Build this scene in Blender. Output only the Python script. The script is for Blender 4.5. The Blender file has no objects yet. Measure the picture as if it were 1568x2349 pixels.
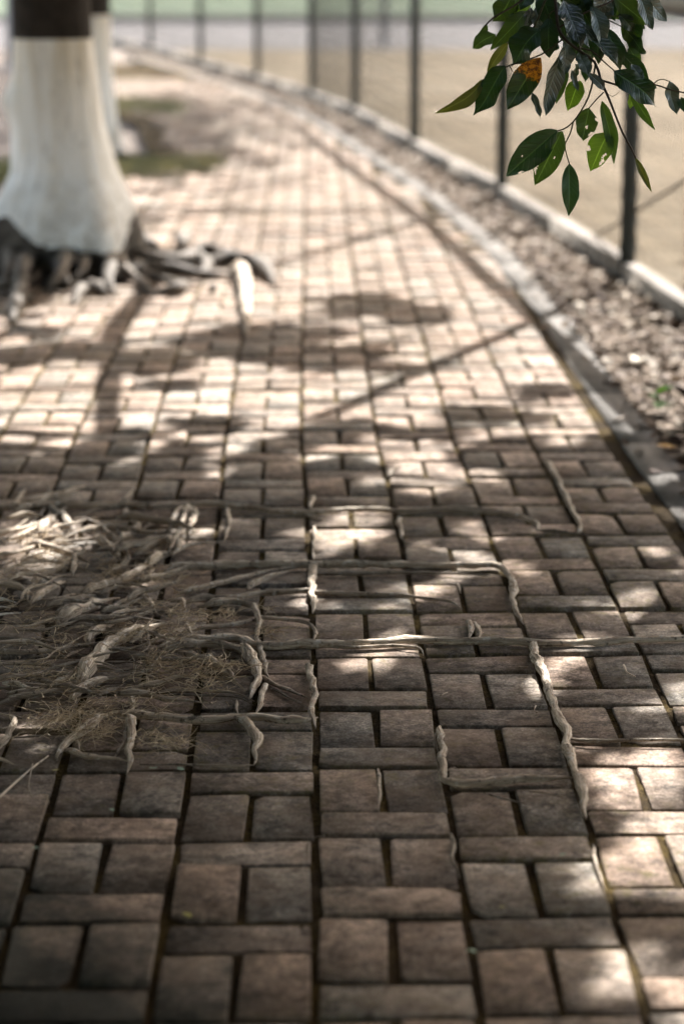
import bpy, math, random
import numpy as np
from mathutils import Vector, noise

# ------------------------------------------------------------------ camera, sky, sun, exposure
sc = bpy.context.scene
COL = sc.collection
R = math.radians
F, CX, CY = 5514.0, 784.0, 1174.5          # focal length and centre in picture units (1568 x 2349)
TH, YAW, H = 0.2287, 0.0133, 1.312
fwd = Vector((math.sin(YAW)*math.cos(TH), math.cos(YAW)*math.cos(TH), -math.sin(TH)))
rgt = Vector((math.cos(YAW), -math.sin(YAW), 0.0))
upv = rgt.cross(fwd)
cd = bpy.data.cameras.new('camera'); cam = bpy.data.objects.new('camera', cd); COL.objects.link(cam)
cam.location = (0, 0, H); cam.rotation_euler = (math.pi/2-TH, 0, -YAW)
cd.sensor_fit = 'VERTICAL'; cd.sensor_height = 36.0; cd.sensor_width = 24.0
cd.lens = F/2349.0*36.0
cd.clip_start = 0.05; cd.clip_end = 2000
cd.dof.use_dof = True; cd.dof.focus_distance = 4.38; cd.dof.aperture_fstop = 2.7
sc.camera = cam

SUN_EL = R(42.4); SUN_H = Vector((0.388, 0.92, 0)).normalized()     # towards the sun: far right, behind the scene
SUN = Vector((SUN_H.x*math.cos(SUN_EL), SUN_H.y*math.cos(SUN_EL), math.sin(SUN_EL)))
w = bpy.data.worlds.new('World'); sc.world = w; w.use_nodes = True
nt = w.node_tree; sky = nt.nodes.new('ShaderNodeTexSky'); sky.sky_type = 'NISHITA'; sky.sun_disc = False
sky.sun_elevation = SUN_EL; sky.sun_rotation = math.atan2(SUN_H.x, SUN_H.y)
sky.air_density = 0.8; sky.dust_density = 2.0; sky.ozone_density = 0.2
wb = nt.nodes.new('ShaderNodeMix'); wb.data_type = 'RGBA'; wb.blend_type = 'MULTIPLY'; wb.inputs[0].default_value = 1.0   # the photograph's warm white balance
wb.inputs[7].default_value = (1.13, 1.0, 0.83, 1); nt.links.new(sky.outputs[0], wb.inputs[6])
nt.links.new(wb.outputs[2], nt.nodes['Background'].inputs[0]); nt.nodes['Background'].inputs[1].default_value = 0.115
sl = bpy.data.lights.new('sun', 'SUN'); sl.energy = 3.7; sl.angle = R(0.53); sl.color = (1.0, 0.995, 0.985)
so = bpy.data.objects.new('sun', sl); COL.objects.link(so); so.rotation_euler = (-SUN).to_track_quat('-Z', 'Y').to_euler()
so.location = (3, 8, 9)
sc.view_settings.view_transform = 'Standard'; sc.view_settings.look = 'None'
sc.view_settings.exposure = 2.68; sc.view_settings.gamma = 1.0
sc.render.engine = 'CYCLES'; sc.cycles.use_denoising = True
sc.cycles.max_bounces = 6; sc.cycles.diffuse_bounces = 3; sc.cycles.transparent_max_bounces = 4
sc.render.resolution_x = 683; sc.render.resolution_y = 1024

def ray(x, y): return fwd*F + rgt*(x-CX) - upv*(y-CY)
def gp(x, y, h=0.0):
    d = ray(x, y); t = (h-H)/d.z
    return Vector((d.x*t, d.y*t, h))
def at(x, y, z): return Vector((0, 0, H)) + ray(x, y)*(z/F)
def to_px(p):
    q = Vector(p)-Vector((0, 0, H)); zc = q.dot(fwd)
    if zc < 0.2: return None
    return CX+F*q.dot(rgt)/zc, CY-F*q.dot(upv)/zc, zc
rnd = random.Random(7)
def nz(x, y, z=0.0): return noise.noise(Vector((x, y, z)))

# ------------------------------------------------------------------ object helpers
ROOT = {}
def link(o, parent):
    COL.objects.link(o)
    if parent is not None: o.parent = parent; ROOT[o.name] = ROOT[parent.name]
    return o
def tag(o, label=None, cat=None, group=None, kind=None):
    if label: o['label'] = label
    if cat: o['category'] = cat
    if group: o['group'] = group
    if kind: o['kind'] = kind
    return o
def thing(name, loc, label, cat, group=None):
    o = bpy.data.objects.new(name, None); o.empty_display_size = .05; COL.objects.link(o); o.location = loc
    ROOT[o.name] = Vector(loc)
    return tag(o, label, cat, group)
def data_mesh(name, V, Fc, mat, uv=None, smooth=True, attr=None):
    """V (n,3), Fc (m,k) -> mesh; uv (m*k,2) per loop; attr: dict name -> per-face float"""
    V = np.asarray(V, dtype=np.float32); Fc = np.asarray(Fc, dtype=np.int32)
    me = bpy.data.meshes.new(name); n, (m, k) = len(V), Fc.shape
    me.vertices.add(n); me.vertices.foreach_set('co', V.ravel())
    me.loops.add(m*k); me.loops.foreach_set('vertex_index', Fc.ravel())
    me.polygons.add(m); me.polygons.foreach_set('loop_start', np.arange(0, m*k, k, dtype=np.int32))
    me.polygons.foreach_set('loop_total', np.full(m, k, dtype=np.int32))
    if smooth: me.polygons.foreach_set('use_smooth', np.ones(m, dtype=bool))
    me.update(calc_edges=True)
    if uv is not None:
        l = me.uv_layers.new(name='UVMap'); l.data.foreach_set('uv', np.asarray(uv, dtype=np.float32).ravel())
    if attr:
        for a, vals in attr.items():
            t = me.attributes.new(a, 'FLOAT', 'FACE'); t.data.foreach_set('value', np.asarray(vals, dtype=np.float32))
    if mat: me.materials.append(mat)
    return me
def mk(name, V, Fc, mat, parent=None, loc=None, **kw):
    """V in world coordinates; object origin at loc (or at the root of its parent)"""
    V = np.asarray(V, dtype=np.float64)
    off = ROOT[parent.name] if parent is not None else Vector(loc if loc is not None else (0, 0, 0))
    me = data_mesh(name, V-np.array(off), Fc, mat, **kw)
    o = bpy.data.objects.new(name, me)
    if parent is None:
        COL.objects.link(o); o.location = off; ROOT[o.name] = Vector(off)
    else: link(o, parent)
    return o
def box(x0, x1, y0, y1, z0, z1):
    V = [(x0,y0,z0),(x1,y0,z0),(x1,y1,z0),(x0,y1,z0),(x0,y0,z1),(x1,y0,z1),(x1,y1,z1),(x0,y1,z1)]
    return V, [(0,3,2,1),(4,5,6,7),(0,1,5,4),(1,2,6,5),(2,3,7,6),(3,0,4,7)]
def catmull(P, step):
    P = [Vector(p) for p in P]
    if len(P) == 2: P = [P[0], P[0].lerp(P[1], .5), P[1]]
    Q = [P[0]*2-P[1]]+P+[P[-1]*2-P[-2]]; out = []
    for i in range(1, len(Q)-2):
        a, b, c, d = Q[i-1:i+3]; n = max(2, int((c-b).length/step))
        for j in range(n):
            t = j/n
            out.append(.5*((2*b)+(c-a)*t+(2*a-5*b+4*c-d)*t*t+(3*b-a-3*c+d)*t*t*t))
    out.append(P[-1]); return out
def tube(P, rads, sides=8, knob=0.0, seed=0.0, flat=1.0, twist=0.0):
    """closed tube along points P with radii rads"""
    n = len(P); V = []; Fc = []
    N = None
    for i in range(n):
        T = (P[min(i+1, n-1)]-P[max(i-1, 0)]).normalized()
        if N is None:
            N = T.cross(Vector((0, 0, 1)));  N = N.normalized() if N.length > 1e-4 else Vector((1, 0, 0))
        N = (N-T*N.dot(T)).normalized(); B = T.cross(N)
        for k in range(sides):
            a = 2*math.pi*k/sides+twist*i
            r = rads[i]
            if knob: r *= 1+knob*(nz(P[i].x*38+seed, P[i].y*38, k*.9)+.6*nz(P[i].x*95, P[i].y*95+seed, k*1.7))
            V.append(P[i]+N*math.cos(a)*r+B*math.sin(a)*r*flat)
    for i in range(n-1):
        for k in range(sides):
            k2 = (k+1) % sides
            Fc.append((i*sides+k, i*sides+k2, (i+1)*sides+k2, (i+1)*sides+k))
    for i0 in (0, n-1):
        c = len(V); V.append(P[i0].copy())
        for k in range(0, sides, 2):
            q = (i0*sides+k, i0*sides+(k+1) % sides, i0*sides+(k+2) % sides, c)
            Fc.append(q if i0 else q[::-1])
    return V, Fc

# ------------------------------------------------------------------ materials
class NT:
    def __init__(s, name):
        s.m = bpy.data.materials.new(name); s.m.use_nodes = True; s.t = s.m.node_tree; s.b = s.t.nodes['Principled BSDF']
    def n(s, typ, **kw):
        o = s.t.nodes.new('ShaderNode'+typ)
        for k, v in kw.items():
            if k in ('operation', 'data_type', 'blend_type', 'attribute_name', 'feature', 'noise_dimensions', 'attribute_type', 'interpolation_type', 'wave_type', 'bands_direction'): setattr(o, k, v)
            else: s.set(o.inputs[k], v)
        return o
    def set(s, sock, v):
        if hasattr(v, 'links') or isinstance(v, bpy.types.NodeSocket): s.t.links.new(v, sock)
        else: sock.default_value = v
    def math(s, op, a, b=0.0, clamp=False):
        o = s.t.nodes.new('ShaderNodeMath'); o.operation = op; o.use_clamp = clamp; s.set(o.inputs[0], a); s.set(o.inputs[1], b); return o.outputs[0]
    def noise(s, vec, scale, detail=4, rough=.6, dist=0.0):
        o = s.n('TexNoise', Scale=scale, Detail=detail, Roughness=rough, Distortion=dist)
        if vec is not None: s.set(o.inputs['Vector'], vec)
        return o.outputs['Fac']
    def ramp(s, fac, *stops):
        o = s.t.nodes.new('ShaderNodeValToRGB'); s.set(o.inputs[0], fac); e = o.color_ramp.elements
        while len(e) < len(stops): e.new(.5)
        for i, (p, c) in enumerate(stops):
            e[i].position = p; e[i].color = (c, c, c, 1) if isinstance(c, (int, float)) else (*c, 1)
        return o.outputs[0]
    def mix(s, fac, a, b, mode='MIX'):
        o = s.t.nodes.new('ShaderNodeMix'); o.data_type = 'RGBA'; o.blend_type = mode
        s.set(o.inputs[0], fac)
        for i, v in ((6, a), (7, b)): s.set(o.inputs[i], (*v, 1) if isinstance(v, tuple) and len(v) == 3 else v)
        return o.outputs[2]
    def pos(s): return s.n('NewGeometry').outputs['Position']
    def obj(s): return s.n('TexCoord').outputs['Object']
    def uv(s): return s.n('TexCoord').outputs['UV']
    def bump(s, h, strength=.5, dist=.002):
        o = s.n('Bump', Strength=strength, Distance=dist, Height=h); s.set(s.b.inputs['Normal'], o.outputs[0])
    def out(s, col, rough=.85, spec=.25):
        s.set(s.b.inputs['Base Color'], (*col, 1) if isinstance(col, tuple) else col); s.set(s.b.inputs['Roughness'], rough)
        s.b.inputs['Specular IOR Level'].default_value = spec; return s.m

def brick_material(name, single):
    t = NT(name); p = t.pos()
    r = t.n('ObjectInfo').outputs['Random'] if single else t.n('Attribute', attribute_name='tone').outputs['Fac']
    r2 = t.math('FRACT', t.math('MULTIPLY', r, 7.31))
    base = t.ramp(r, (0, (.215, .172, .136)), (.25, (.238, .174, .132)), (.5, (.200, .174, .143)), (.75, (.25, .176, .130)), (1, (.212, .186, .154)))
    base = t.mix(1.0, base, t.ramp(r2, (0, .66), (1, 1.24)), 'MULTIPLY')
    off = t.n('VectorMath', operation='ADD'); t.set(off.inputs[0], p); cmb = t.n('CombineXYZ', X=t.math('MULTIPLY', r, 9.0), Y=t.math('MULTIPLY', r2, 5.0)); t.set(off.inputs[1], cmb.outputs[0]); q = off.outputs[0]
    grain = t.noise(q, 200, 5, .8); mid = t.noise(q, 95, 4, .7); blot = t.noise(q, 30, 5, .7, .3)
    c = t.mix(1.0, base, t.ramp(grain, (.34, .35), (.5, .98), (.66, 1.75)), 'MULTIPLY')
    c = t.mix(1.0, c, t.ramp(mid, (.30, .55), (.5, 1.0), (.70, 1.35)), 'MULTIPLY')
    c = t.mix(1.0, c, t.ramp(blot, (.36, .38), (.5, 1.0), (.64, 1.45)), 'MULTIPLY')
    c = t.mix(t.math('MULTIPLY', t.ramp(t.noise(q, 9, 3, .6), (.42, 0.0), (.58, 1.0)), .7), c, t.mix(.5, c, (.195, .125, .08)))     # rusty brown film
    c = t.mix(t.math('MULTIPLY', t.ramp(t.noise(p, 13, 5, .7, .5), (.50, 0.0), (.60, 1.0)), .55), c, t.mix(.6, c, (.055, .038, .026)))   # trodden-in dirt
    # dirt and moss creeping in from the joints
    sx = t.n('SeparateXYZ', Vector=t.uv())
    ex = t.math('MINIMUM', sx.outputs[0], t.math('SUBTRACT', .1965, sx.outputs[0]))
    ey = t.math('MINIMUM', sx.outputs[1], t.math('SUBTRACT', .0940, sx.outputs[1]))
    e = t.math('MINIMUM', ex, ey)
    spm = t.n('SeparateXYZ', Vector=p)
    mq = t.math('ADD', t.math('POWER', t.math('MULTIPLY', t.math('SUBTRACT', spm.outputs[0], .55), 1.6), 2.0), t.math('POWER', t.math('MULTIPLY', t.math('SUBTRACT', spm.outputs[1], 5.2), .8), 2.0))
    mossmap = t.math('ADD', t.noise(p, 1.7, 3, .55), t.math('MULTIPLY', t.ramp(mq, (0.0, 1.0), (1.0, 0.0)), .14))      # mossiest on the right half of the path
    e2 = t.math('SUBTRACT', e, t.math('MULTIPLY', t.math('SUBTRACT', t.noise(p, 48, 5, .8), .50), .055))
    edge = t.ramp(t.math('MULTIPLY', e2, 40), (0.0, 1.0), (.16, 0.0))
    mossy = t.ramp(mossmap, (.44, 0.0), (.62, 1.0))
    dirt = t.mix(t.math('MULTIPLY', mossy, t.ramp(t.noise(p, 130, 3, .7), (.35, .3), (.65, 1.0))), (.085, .064, .043), (.125, .098, .032))
    c = t.mix(t.math('MULTIPLY', edge, t.math('ADD', .03, t.math('MULTIPLY', mossy, .5))), c, dirt)
    c = t.mix(t.math('MULTIPLY', t.ramp(t.noise(p, 34, 5, .75), (.52, 0.0), (.66, 1.0)), t.math('MULTIPLY', mossy, .7)), c, (.125, .10, .035))
    # corner below the roots: algae film, deepened to paint in its near-black shade
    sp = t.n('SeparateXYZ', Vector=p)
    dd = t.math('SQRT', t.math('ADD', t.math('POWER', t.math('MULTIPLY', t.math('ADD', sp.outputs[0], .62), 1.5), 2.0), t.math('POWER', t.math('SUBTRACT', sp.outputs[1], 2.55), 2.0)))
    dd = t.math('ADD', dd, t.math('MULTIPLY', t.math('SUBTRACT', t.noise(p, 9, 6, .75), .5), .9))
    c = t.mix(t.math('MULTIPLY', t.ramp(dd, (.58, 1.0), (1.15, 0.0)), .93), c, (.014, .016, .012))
    c = t.mix(t.ramp(t.noise(p, 210, 2, .5), (.70, 0.0), (.735, .75)), c, (.05, .04, .033))        # pits and specks
    c = t.mix(t.ramp(t.noise(q, 330, 2, .5), (.715, 0.0), (.75, .6)), c, (.5, .46, .42))
    t.bump(t.math('ADD', t.math('MULTIPLY', grain, .6), t.math('ADD', mid, t.math('MULTIPLY', blot, .8))), .75, .0022)
    return t.out(c, t.ramp(mid, (.3, .78), (.7, 1.0)), .14)
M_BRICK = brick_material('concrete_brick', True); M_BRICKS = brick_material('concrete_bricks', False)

def simple(name, stops, scale=6, detail=6, fine=90, bump=.4, bd=.004, rough=.9, spec=.2, finevar=(.75, 1.25)):
    t = NT(name); p = t.pos()
    c = t.ramp(t.noise(p, scale, detail, .62, .3), *stops); f = t.noise(p, fine, 3, .7)
    c = t.mix(1.0, c, t.ramp(f, (.3, finevar[0]), (.7, finevar[1])), 'MULTIPLY')
    t.bump(f, bump, bd); return t.out(c, rough, spec)
M_JOINT = simple('joint_soil', ((.30, (.026, .018, .011)), (.48, (.044, .030, .015)), (.58, (.070, .048, .018)), (.72, (.105, .075, .022))), 6, 6, 170, 1.0, .006, 1, .05, (.3, 1.6))
M_SOIL = simple('dark_soil', ((.3, (.020, .015, .011)), (.55, (.038, .028, .020)), (.75, (.065, .05, .036))), 9, 6, 140, .9, .006, 1, .1)
M_DIRT = simple('trodden_earth', ((.28, (.11, .088, .068)), (.45, (.18, .146, .12)), (.6, (.215, .176, .147)), (.75, (.16, .13, .10))), .9, 6, 30, .4, .01, 1, .1)
M_SAND = simple('dry_field', ((.30, (.070, .052, .031)), (.5, (.130, .100, .064)), (.68, (.18, .146, .104))), .55, 7, 16, .6, .03, 1, .1, (.78, 1.22))
M_ROAD = simple('road_asphalt', ((.3, (.052, .046, .045)), (.7, (.072, .064, .063))), .5, 5, 40, .3, .01, .9, .2)
M_LAWN = simple('mown_lawn', ((.3, (.044, .066, .036)), (.5, (.060, .082, .050)), (.75, (.076, .092, .060))), .25, 5, 3, .4, .05, 1, .1)
M_CONC = simple('weathered_concrete', ((.3, (.15, .125, .10)), (.5, (.24, .208, .175)), (.7, (.31, .275, .238))), 7, 6, 120, .5, .003, .9, .25)
M_EDGE = simple('edging_concrete', ((.3, (.075, .064, .052)), (.48, (.118, .103, .087)), (.68, (.155, .138, .118))), 6, 6, 130, .55, .003, .9, .25)
M_METAL = simple('painted_steel', ((.3, (.010, .017, .017)), (.7, (.018, .028, .028))), 20, 4, 200, .2, .001, .5, .4)
M_WIRE = simple('coated_wire', ((.3, (.035, .035, .028)), (.7, (.06, .055, .045))), 20, 3, 200, .1, .001, .5, .4)
M_POLE = simple('grey_pole', ((.3, (.15, .16, .18)), (.7, (.21, .22, .245))), 20, 3, 200, .1, .001, .5, .3)
M_BARK = simple('dark_bark', ((.3, (.018, .014, .011)), (.55, (.034, .027, .021)), (.75, (.055, .044, .036))), 14, 6, 60, 1, .012, .95, .15)

def root_material(name, pale):
    t = NT(name); p = t.pos(); u = t.uv()
    r = t.n('ObjectInfo').outputs['Random']
    sx = t.n('SeparateXYZ', Vector=u)
    st = t.n('CombineXYZ', X=t.math('MULTIPLY', sx.outputs[0], 3.2), Y=t.math('MULTIPLY', sx.outputs[1], 3.6), Z=t.math('MULTIPLY', r, 30.0))
    fib = t.noise(st.outputs[0], 3.0, 4, .7); blot = t.noise(p, 55, 4, .6); big = t.noise(p, 14, 3, .6)
    k = pale
    c = t.ramp(fib, (.32, (.14*k, .092*k, .058*k)), (.46, (.36*k, .27*k, .188*k)), (.60, (.62*k, .515*k, .395*k)))
    c = t.mix(1.0, c, t.ramp(r, (0, .78), (1, 1.2)), 'MULTIPLY')
    c = t.mix(1.0, c, t.ramp(big, (.3, .7), (.65, 1.15)), 'MULTIPLY')
    c = t.mix(t.ramp(blot, (.58, 0.0), (.68, .8)), c, (.62*k, .565*k, .485*k))          # lichen
    c = t.mix(t.ramp(t.noise(p, 80, 3, .6), (.58, 0.0), (.68, .8)), c, (.055, .040, .028))
    t.bump(t.math('ADD', fib, t.math('MULTIPLY', blot, .9)), 1.0, .005)
    return t.out(c, .8, .3)
M_ROOT = root_material('root_bark', 1.02); M_ROOTL = root_material('pale_root_bark', 1.18); M_ROOTD = root_material('thin_root_bark', .62)
M_ROOTF = root_material('dark_root_bark', .27)  # darker root tone, for the whitewashed tree and the strand on the fence
M_FLARE = root_material('flare_bark', .14)
def hair_material():
    t = NT('dry_rootlet'); v = t.n('Attribute', attribute_name='tone').outputs['Fac']
    return t.out(t.ramp(v, (0, (.22, .155, .095)), (.5, (.50, .375, .245)), (1, (.70, .56, .39))), .8, .2)
M_HAIR = hair_material()
def paint_material():
    t = NT('lime_whitewash'); p = t.pos(); o = t.obj()
    mp = t.n('Mapping', Vector=o); mp.inputs['Scale'].default_value = (9, 9, 1.3)
    streak = t.noise(mp.outputs[0], 1.6, 5, .6, .3); st2 = t.noise(o, 18, 5, .65)
    c = t.mix(t.ramp(streak, (.46, 0.0), (.74, .6)), (.84, .815, .765), (.64, .56, .43))
    z = t.n('SeparateXYZ', Vector=o).outputs[2]
    c = t.mix(t.math('MULTIPLY', t.ramp(z, (.45, 0.0), (1.0, 1.0)), t.ramp(streak, (.30, .15), (.6, .8))), c, (.55, .46, .32))   # rain-washed stain near the top
    c = t.mix(t.ramp(st2, (.62, 0.0), (.72, .55)), c, (.30, .27, .23))
    c = t.mix(t.math('MULTIPLY', t.ramp(z, (.05, 1.0), (.42, 0.0)), t.ramp(t.noise(o, 11, 5, .7), (.42, 0.0), (.6, .85))), c, (.30, .25, .19))   # mud splash
    mp2 = t.n('Mapping', Vector=o); mp2.inputs['Scale'].default_value = (34, 34, 3)
    rid = t.noise(mp2.outputs[0], 1.0, 5, .65); c = t.mix(t.ramp(rid, (.30, .7), (.42, 0.0)), c, (.38, .33, .27))
    t.bump(t.math('ADD', st2, t.math('MULTIPLY', rid, 2.0)), .8, .012); return t.out(c, .85, .2)
M_PAINT = paint_material()

def leaf_material(name, a, b, tl=.3, rough=.38, gloss=.5, patch=None):
    t = NT(name); u = t.uv(); p = t.pos(); sx = t.n('SeparateXYZ', Vector=u)
    r = t.n('ObjectInfo').outputs['Random']
    m = t.math('ABSOLUTE', t.math('SUBTRACT', sx.outputs[1], .5))                       # 0 at the midrib
    vein = t.math('ABSOLUTE', t.math('SINE', t.math('MULTIPLY', t.math('SUBTRACT', sx.outputs[0], t.math('MULTIPLY', m, .38)), 30)))
    vl = t.ramp(vein, (0, 1.0), (.16, 0.0)); rib = t.ramp(m, (.012, 1.0), (.035, 0.0))
    c = t.mix(t.noise(p, 30, 4, .6), a, b); c = t.mix(1.0, c, t.ramp(r, (0, .75), (1, 1.3)), 'MULTIPLY')
    light = tuple(min(1, x*2.2+.03) for x in b)
    c = t.mix(t.math('MULTIPLY', vl, .22), c, light); c = t.mix(t.math('MULTIPLY', rib, .6), c, light)
    c = t.mix(t.ramp(t.noise(p, 160, 3, .6), (.67, 0.0), (.72, .8)), c, (.09, .06, .025))
    if patch:
        d = t.math('ADD', sx.outputs[0], t.math('MULTIPLY', t.math('SUBTRACT', t.noise(p, 60, 4, .7), .5), .55))
        pc = t.ramp(t.noise(p, 150, 3, .7), (.42, (.10, .03, .008)), (.55, (.50, .20, .015)))
        c = t.mix(t.ramp(d, (patch-.02, 1.0), (patch+.05, 0.0)), c, pc)
    t.bump(t.math('ADD', t.math('MULTIPLY', t.ramp(vein, (0, 0.0), (.5, 1.0)), .7), t.ramp(m, (0, 0.0), (.08, 1.0))), .45, .0015)
    t.out(c, rough, gloss)
    tr = t.n('BsdfTranslucent'); t.set(tr.inputs[0], t.mix(1.0, c, (1.9, 2.1, 1.0), 'MULTIPLY'))
    mx = t.n('MixShader'); t.set(mx.inputs[0], tl); t.set(mx.inputs[1], t.b.outputs[0]); t.set(mx.inputs[2], tr.outputs[0])
    t.set(t.t.nodes['Material Output'].inputs[0], mx.outputs[0]); return t.m
M_LDARK = leaf_material('dark_leaf', (.012, .034, .010), (.026, .060, .016), .22, .30, .6)
M_LGREEN = leaf_material('green_leaf', (.030, .060, .012), (.052, .092, .020), .35)
M_LBRIGHT = leaf_material('bright_leaf', (.07, .13, .016), (.11, .185, .028), .5, .45)  # brighter yellow-green base paints in sun shining through the leaf
M_LGREY = leaf_material('painted_sheen_leaf', (.045, .070, .050), (.075, .105, .080), .08, .27, 1.0)  # greyish blue-green base paints in the sky's sheen
M_LOLIVE = leaf_material('olive_leaf', (.075, .085, .02), (.11, .115, .03), .3)
M_LPATCH = leaf_material('blighted_leaf', (.020, .045, .012), (.035, .065, .018), .25, .38, .5, .34)
M_LDRYTIP = leaf_material('dry_tipped_leaf', (.020, .050, .018), (.035, .075, .028), .2)
M_STEM = simple('green_stem', ((.3, (.045, .045, .018)), (.7, (.09, .085, .04))), 60, 3, 300, .3, .001, .6, .3)
M_STEMD = simple('woody_stem', ((.3, (.045, .034, .022)), (.7, (.085, .065, .045))), 60, 3, 300, .3, .001, .7, .3)
M_CROWN = leaf_material('crown_leaf', (.020, .045, .012), (.04, .08, .02), .12, .45)
def litter_material(name, single):
    t = NT(name); p = t.pos()
    r = t.n('ObjectInfo').outputs['Random'] if single else t.n('Attribute', attribute_name='tone').outputs['Fac']
    c = t.ramp(r, (0, (.06, .036, .024)), (.18, (.12, .078, .052)), (.40, (.25, .185, .13)), (.58, (.13, .092, .066)), (.86, (.40, .335, .26)), (1, (.20, .14, .088)))
    c = t.mix(1.0, c, t.ramp(t.noise(p, 70, 4, .65), (.3, .65), (.7, 1.25)), 'MULTIPLY')
    return t.out(c, .75, .10)
M_LITTER1 = litter_material('dry_leaf', True); M_LITTER = litter_material('dry_leaves', False)
M_ORANGE = simple('orange_leaf', ((.3, (.42, .19, .03)), (.7, (.60, .32, .06))), 40, 3, 200, .2, .001, .5, .3)
M_GRASS = NT('dry_grass'); _v = M_GRASS.n('Attribute', attribute_name='tone').outputs['Fac']
M_GRASS = M_GRASS.out(M_GRASS.ramp(_v, (0, (.15, .15, .055)), (.4, (.27, .24, .11)), (1, (.40, .33, .19))), .8, .2)
M_BIT = simple('pale_green_bit', ((.3, (.20, .27, .17)), (.7, (.32, .40, .29))), 60, 3, 200, .2, .001, .6, .3)
M_BITY = simple('yellow_bit', ((.3, (.34, .27, .06)), (.7, (.48, .42, .14))), 60, 3, 200, .2, .001, .6, .3)

# ------------------------------------------------------------------ layout curves (ground, metres)
POST_PX = [(1437, 640), (1150, 455), (950, 345), (815, 268), (715, 228), (590, 188), (460, 152), (345, 118)]
POSTS = [Vector((1.66, 3.3, 0)), Vector((1.50, 6.6, 0))] + [gp(*p) for p in POST_PX]
d_ = (POSTS[-1]-POSTS[-2]); 
for k in range(1, 4): POSTS.append(POSTS[-1]+Vector((d_.x-.10*k, d_.y-.05*k, 0)))
FY = [p.y for p in POSTS]; FX = [p.x for p in POSTS]
fence_x = lambda y: float(np.interp(y, [-2]+FY, [1.9]+FX))
def edge_x(y): return float(np.interp(y, [0, 5.4, 6.8, 8.7, 11, 13.2, 16.4, 19.7, 22, 25, 28.5, 33], [.875, .868, .842, .845, .785, .635, .31, -.03, -.36, -.90, -1.66, -2.6]))
def left_x(y): return float(np.interp(y, [0, 12.8, 14.2, 16, 19, 24, 33], [-4.2, -4.2, -1.5, -.95, -1.25, -2.2, -4.2]))
def path_h(x, y): return 0.006*nz(x*.9, y*.9, 3.1)+.003*nz(x*3, y*3, 8.2)
def warp_x(y):
    t = (y-3.9)/1.3; return .006-.008*min(t*t, 4.0)+.006*nz(0, y*.45, 9)

# ------------------------------------------------------------------ ground sheets
def sheet(name, pts, z, mat, kind='structure'):
    V = [(x, y, z) for x, y in pts]; me = bpy.data.meshes.new(name); me.from_pydata(V, [], [list(range(len(V)))]); me.materials.append(mat)
    o = bpy.data.objects.new(name, me); COL.objects.link(o); ROOT[o.name] = Vector((0, 0, 0)); tag(o, kind=kind); return o
ground = sheet('ground', [(-600, -600), (600, -600), (600, 900), (-600, 900)], -.06, M_DIRT)
ff = [(fence_x(y)+.05, y) for y in np.arange(-2, POSTS[-1].y, .5)]
sheet('field', ff+[(-60, POSTS[-1].y+2), (-120, 35.3), (120, 35.3), (120, -2)], -.054, M_SAND)
sheet('road', [(-300, 35.3), (300, 35.3), (300, 49), (-300, 49)], -.05, M_ROAD)
sheet('lawn', [(-600, 51.6), (600, 51.6), (600, 900), (-600, 900)], -.05, M_LAWN)
V, Fc = box(-300, 300, 49, 49.35, -.06, .10); o = mk('road_kerb', V, Fc, M_CONC, smooth=False); tag(o, kind='structure')

# path bed with soil filled joints (real relief), rising under the roots
def mound(x, y):
    """height of earth heaped round the roots of the near tree and the whitewashed tree"""
    a = .06*math.exp(-(((x+.78)/.30)**2+((y-4.75)/.62)**2))
    b = .09*math.exp(-(((x+1.10)/.42)**2+((y-10.25)/.55)**2))
    return a+b
def bed(x0, x1, y0, y1, st, fine):
    xs = np.arange(x0, x1+st*.5, st); ys = np.arange(y0, y1+st*.5, st); V = []
    for y in ys:
        for x in xs:
            xx = min(x, edge_x(y)+.01)
            V.append((xx, y, path_h(x, y)-.0068+(.0032*nz(x*40, y*40, 1)+.002*nz(x*90, y*90, 2) if fine else 0)))
    nx, ny = len(xs), len(ys); i = np.arange(nx-1)[None, :]+nx*np.arange(ny-1)[:, None]; i = i.ravel()
    return V, np.stack([i, i+1, i+1+nx, i+nx], 1)
V, Fc = bed(-1.2, .885, 2.3, 7.1, .015, True)
V2, F2 = bed(-2.6, .885, 1.0, 2.3, .06, False); V3, F3 = bed(-2.6, -1.2, 2.3, 7.1, .06, False)
path = mk('brick_path', V, Fc, M_JOINT); tag(path, kind='structure')
V, Fc = bed(-4.4, .885, 7.1, 30, .12, False)
V = [(max(v[0], left_x(v[1])-.1), v[1], v[2]) for v in V]
mk('joint_bed', V, Fc, M_JOINT, path); mk('joint_bed', V2, F2, M_JOINT, path); mk('joint_bed', V3, F3, M_JOINT, path)

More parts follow.
